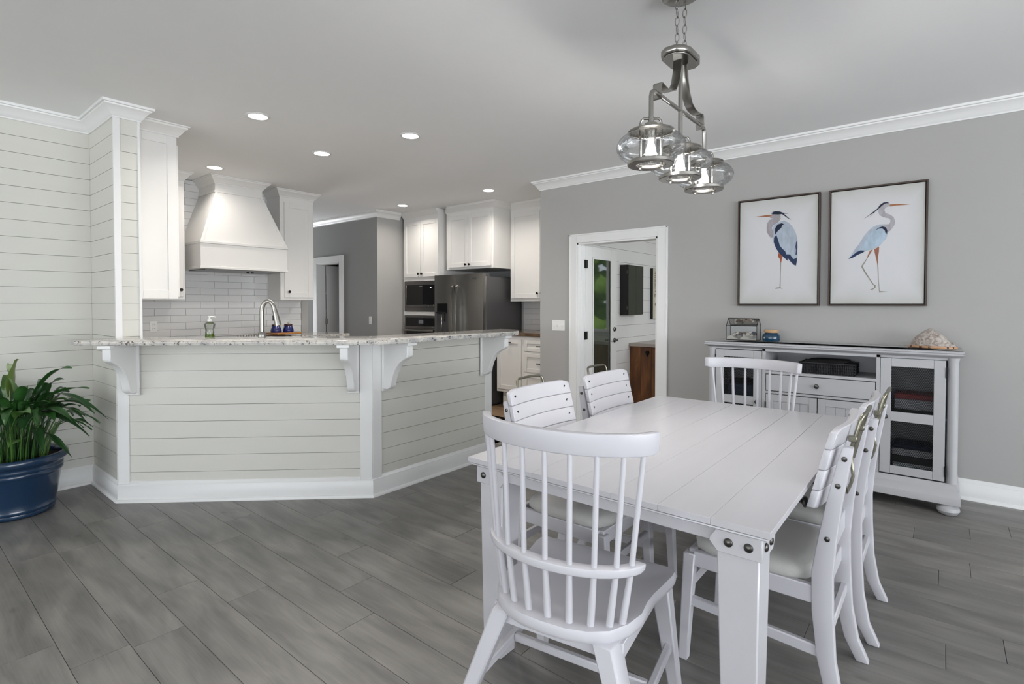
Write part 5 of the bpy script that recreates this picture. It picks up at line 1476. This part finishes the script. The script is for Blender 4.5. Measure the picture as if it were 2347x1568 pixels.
def leaf(parent, base, tip, wid, sag, mat, twist=0.0, up=0.35, petiole=.42, curl=.25):
    """one blade on its stalk: a bent midrib from base to tip, tapered and folded along the rib"""
    P0, P3 = Vector(base), Vector(tip)
    d = P3 - P0; hor = Vector((d.x, d.y, 0)); L = d.length
    P1 = P0 + Vector((0, 0, 1)) * L * (.35 + up) + hor * .10
    P2 = P3 - hor * .35 + Vector((0, 0, 1)) * L * (sag)
    bez = lambda u: P0 * (1 - u) ** 3 + P1 * 3 * u * (1 - u) ** 2 + P2 * 3 * u * u * (1 - u) + P3 * u ** 3
    n = 12; u0 = petiole
    vs, fs = [], []
    side0 = Vector((-hor.y, hor.x, 0)); side0 = side0.normalized() if side0.length > 1e-4 else Vector((1, 0, 0))
    for i in range(n + 1):
        f = i / n; u = u0 + (1 - u0) * f
        p = bez(u); q = bez(min(1, u + .02)) - bez(max(0, u - .02)); q.normalize()
        s = (Matrix.Rotation(twist * (f - .2), 3, q) @ side0)
        nrm = s.cross(q).normalized()
        if nrm.z < 0: nrm = -nrm
        w = wid * (math.sin(PI * min(1, f ** .72)) ** .85) * (1 - .25 * f) + .0012
        wav = .006 * math.sin(f * 9 + wid * 300)
        vs += [tuple(p - s * w + nrm * (w * curl + wav)), tuple(p - s * w * .5 + nrm * (w * curl * .28)), tuple(p - nrm * .002), tuple(p + s * w * .5 + nrm * (w * curl * .28)), tuple(p + s * w + nrm * (w * curl - wav))]
    for i in range(n):
        for k in range(4):
            a = i * 5 + k; fs.append((a, a + 1, a + 6, a + 5))
    b = B(); b.add(vs, fs)
    m_ = 6
    b.tube([bez(u0 * i / m_) for i in range(m_ + 1)], [.0045 - .002 * i / m_ for i in range(m_ + 1)], 5)
    return O('leaf', b, mat, parent, smooth=70)
def wpt(lat, dep, z):   # a point right of / beyond the plant as seen from the dining room
    return (lat * .775 + dep * -.632, lat * .632 + dep * .775, z)
named = [  # (tip lateral, tip depth, tip z, width, mat, twist)
    (.04, .0, 1.00, .040, 3, .2), (.37, .02, .945, .030, 1, .5), (.50, .0, .815, .030, 1, -.3), (.60, .03, .60, .020, 0, .8), (.42, -.05, .375, .020, 0, .5), (.51, -.02, .505, .024, 0, .6),
    (.02, -.06, .885, .055, 2, .1), (.49, .05, .64, .026, 1, .7), (.50, -.05, .565, .024, 0, -.5), (.44, .08, .72, .028, 1, .3), (.33, -.10, .74, .036, 1, -.4), (.25, .10, .86, .034, 0, .4), (.12, -.16, .47, .050, 2, -.3), (.32, -.14, .43, .030, 0, .4)]
for la, de, z, wd, mi, tw in named:
    br = rnd.uniform(.02, .12); an = rnd.uniform(0, 2 * PI)
    leaf(t, (br * math.cos(an), br * math.sin(an), .345), wpt(la, de, z), wd, .30 if z < .7 else .05, leaf_ms[mi], tw, up=.45 if z < .7 else .15)
for i in range(74):
    an = rnd.uniform(0, 2 * PI)
    reach = rnd.uniform(.12, .50); z = .95 - reach * .75 + rnd.uniform(-.14, .06)
    x, y = reach * math.cos(an), reach * math.sin(an)
    if PX + x < -4.97: x = -4.96 - PX + rnd.uniform(0, .05)
    if PY + y > 1.04: y = 1.02 - PY
    br = rnd.uniform(.02, .16)
    low = z < .65
    leaf(t, (br * math.cos(an + rnd.uniform(-.6, .6)), br * math.sin(an + rnd.uniform(-.6, .6)), .345), (x, y, max(.42, z)), rnd.uniform(.022, .040), .35 if low else .12, leaf_ms[rnd.choice((0, 0, 0, 1, 1, 1, 2))], rnd.uniform(-.9, .9), up=.5 if low else .25, petiole=rnd.uniform(.35, .5))
b = B()
for i in range(60):
    an = rnd.uniform(0, 2 * PI); r0 = rnd.uniform(.01, .17)
    b.tube([(r0 * math.cos(an), r0 * math.sin(an), .34), (r0 * 1.15 * math.cos(an), r0 * 1.15 * math.sin(an), .46), (r0 * 1.5 * math.cos(an), r0 * 1.5 * math.sin(an), .58)], [.005, .004, .003], 5)
O('stems', b, leaf_ms[2], t, kind='stuff')
sp_m = M('pale_spathe', (.62, .68, .52), .5, var=.1, scale=8)
leaf(t, (.03, -.02, .345), wpt(-.02, .0, .97), .016, .1, sp_m, .6, up=.1, petiole=.7)

# ================================================================ CHANDELIER
CX = -.915
YS = (2.000, 2.302, 2.604)
ZR, RODZ, PLZ = 1.925, 2.222, 2.440
t = thing('chandelier', 'brushed nickel linear chandelier with three seeded glass shades over the table', 'chandelier', (CX, YS[1], 0))
yo = [y - YS[1] for y in YS]
# plate with clipped ends
def plate(sx, sy):
    return [(-sx, -sy * .45), (-sx * .8, -sy * .78), (-sx * .35, -sy), (sx * .35, -sy), (sx * .8, -sy * .78), (sx, -sy * .45), (sx, sy * .45), (sx * .8, sy * .78), (sx * .35, sy), (-sx * .35, sy), (-sx * .8, sy * .78), (-sx, sy * .45)]
b = B(); b.prism(plate(.066, .115), 'xy', PLZ, PLZ + .024); b.prism(plate(.056, .100), 'xy', PLZ - .007, PLZ)
O('mounting_plate', b, nickel, t, bev=.002)
b = B(); b.tube([(0, 0, PLZ), (0, 0, ZR + .185)], .0095, 14); O('centre_rod', b, nickel, t)
b = B(); b.tube([(0, yo[0] + .03, RODZ), (0, yo[2] - .03, RODZ)], .0088, 14); O('cross_rod', b, nickel, t)
for s in (-1, 1):
    prof = [(.035, PLZ - .004), (.042, PLZ - .06), (.060, PLZ - .115), (.095, PLZ - .160), (.135, PLZ - .176), (.175, PLZ - .180), (.215, PLZ - .176), (.235, PLZ - .172), (.243, PLZ - .180), (.244, RODZ + .012), (.244, RODZ - .022)]
    vs = []
    for y, z in prof:
        vs += [(-.019, s * y, z), (.019, s * y, z)]
    n = len(prof)
    for y, z in prof:
        vs += [(-.019, s * (y - .003), z - .003), (.019, s * (y - .003), z - .003)]
    fs = []
    for i in range(n - 1):
        a = 2 * i; c_ = 2 * n + 2 * i
        fs += [(a, a + 1, a + 3, a + 2), (c_, c_ + 2, c_ + 3, c_ + 1), (a, a + 2, c_ + 2, c_), (a + 1, c_ + 1, c_ + 3, a + 3)]
    b = B(); b.add(vs, fs)
    b.tube([(0, s * .246, RODZ), (0, s * .238, RODZ)], .020, 16)
    O('strap', b, nickel, t, smooth=35)
    # elbow down to the outer shade
    ye = yo[0 if s < 0 else 2]
    b = B(); yv = ye
    b.tube([(0, ye - s * .045, RODZ), (0, ye - s * .022, RODZ - .002), (0, ye - s * .007, RODZ - .010), (0, ye, RODZ - .028), (0, ye, ZR + .165)], .0092, 14); b.lathe([(.012, ZR + .165), (.012, ZR + .180)], 0, ye, 14)
    O('elbow_arm', b, nickel, t)
for i, y in enumerate(yo):
    # shade assembly as one part with sub-parts
    b = B(); b.lathe([(.0885, ZR - .006), (.092, ZR - .003), (.092, ZR + .008), (.089, ZR + .011), (.060, ZR + .011), (.057, ZR + .008), (.057, ZR - .003), (.060, ZR - .006), (.0885, ZR - .006)], 0, y, 36, cap=False)
    ring = O('shade_holder', b, nickel, t, smooth=40)
    zt = ZR + .128
    b = B(); b.lathe([(.084, zt - .006), (.092, zt - .002), (.090, zt + .002), (.060, zt + .006), (.030, zt + .007), (.001, zt + .007)], 0, y, 36, cap=False); O('cap_plate', b, nickel, ring)
    prof = [(.086, ZR + .011), (.104, ZR + .020), (.122, ZR + .034), (.132, ZR + .050), (.136, ZR + .066), (.133, ZR + .082), (.122, ZR + .099), (.104, ZR + .113), (.085, ZR + .122)]
    b = B(); b.lathe(prof, 0, y, 44, cap=False); O('glass_shade', b, glass_seeded, ring, smooth=70)
    b = B(); b.lathe([(.034, zt), (.034, ZR + .012)], 0, y, 28, cap=False); O('inner_glass', b, glass_seeded, ring, smooth=70)
    b = B(); b.lathe([(.020, zt - .03), (.022, zt), (.026, zt + .008), (.026, zt + .030), (.024, zt + .033), (.001, zt + .033)], 0, y, 22); b.lathe([(.0065, zt + .03), (.0065, ZR + .182)], 0, y, 12); O('socket', b, nickel, ring)
    b = B(); b.lathe([(.0001, ZR + .025), (.012, ZR + .029), (.019, ZR + .042), (.020, ZR + .055), (.015, ZR + .072), (.011, ZR + .085), (.011, ZR + .1)], 0, y, 18, cap=False); O('bulb', b, bulb_m, ring, smooth=70)
    a_ = R(35)
    dx, dy = math.cos(a_) * .042, math.sin(a_) * .042
    top = ZR + .180
    pts = [(-dx, y - dy, ZR - .006), (-dx, y - dy, top - .022), (-dx * .9, y - dy * .9, top - .008), (-dx * .7, y - dy * .7, top), (0, y, top), (dx * .7, y + dy * .7, top), (dx * .9, y + dy * .9, top - .008), (dx, y + dy, top - .022), (dx, y + dy, ZR - .006)]
    b = B(); b.tube(pts, .0052, 10)
    for s in (-1, 1): b.lathe([(.0075, ZR - .006), (.0075, ZR - .010), (.0055, ZR - .012), (.0065, ZR - .026), (.001, ZR - .027)], s * dx, y + s * dy, 12)
    b.lathe([(.011, top - .008), (.011, top + .008)], 0, y, 12)
    O('stirrup', b, nickel, ring, smooth=60)
    d = bpy.data.lights.new('bulb_light', 'POINT'); d.energy = 32; d.shadow_soft_size = .027; d.color = (1, .97, .93)
    lo = bpy.data.objects.new('bulb_light', d); C.objects.link(lo); lo.location = (CX, YS[i], ZR + .052)
# chains
for s in (-1, 1):
    yc = s * .043
    z = PLZ + .022; k = 0
    b = B(); b.tube([(.0 + .006 * math.cos(a), yc, PLZ + .024 + .008 + .006 * math.sin(a)) for a in [j * PI / 5 for j in range(10)]], .0018, 6, closed=True); O('chain_loop', b, nickel, t)
    while z < CEIL - .03:
        pts = []
        for j in range(14):
            a = 2 * PI * j / 14
            u, v = .0085 * math.cos(a), .0215 * math.sin(a) * (1.0)
            pts.append((u, 0, v) if k % 2 else (0, u, v))
        b = B(); b.tube([(p[0], p[1] + yc, p[2] + z + .026) for p in pts], .0019, 6, closed=True); O('chain_link', b, nickel, t)
        z += .0355; k += 1
b = B(); b.lathe([(.085, CEIL - .002), (.083, CEIL - .018), (.07, CEIL - .026), (.001, CEIL - .028)], 0, 0, 32); O('ceiling_canopy', b, nickel, t)
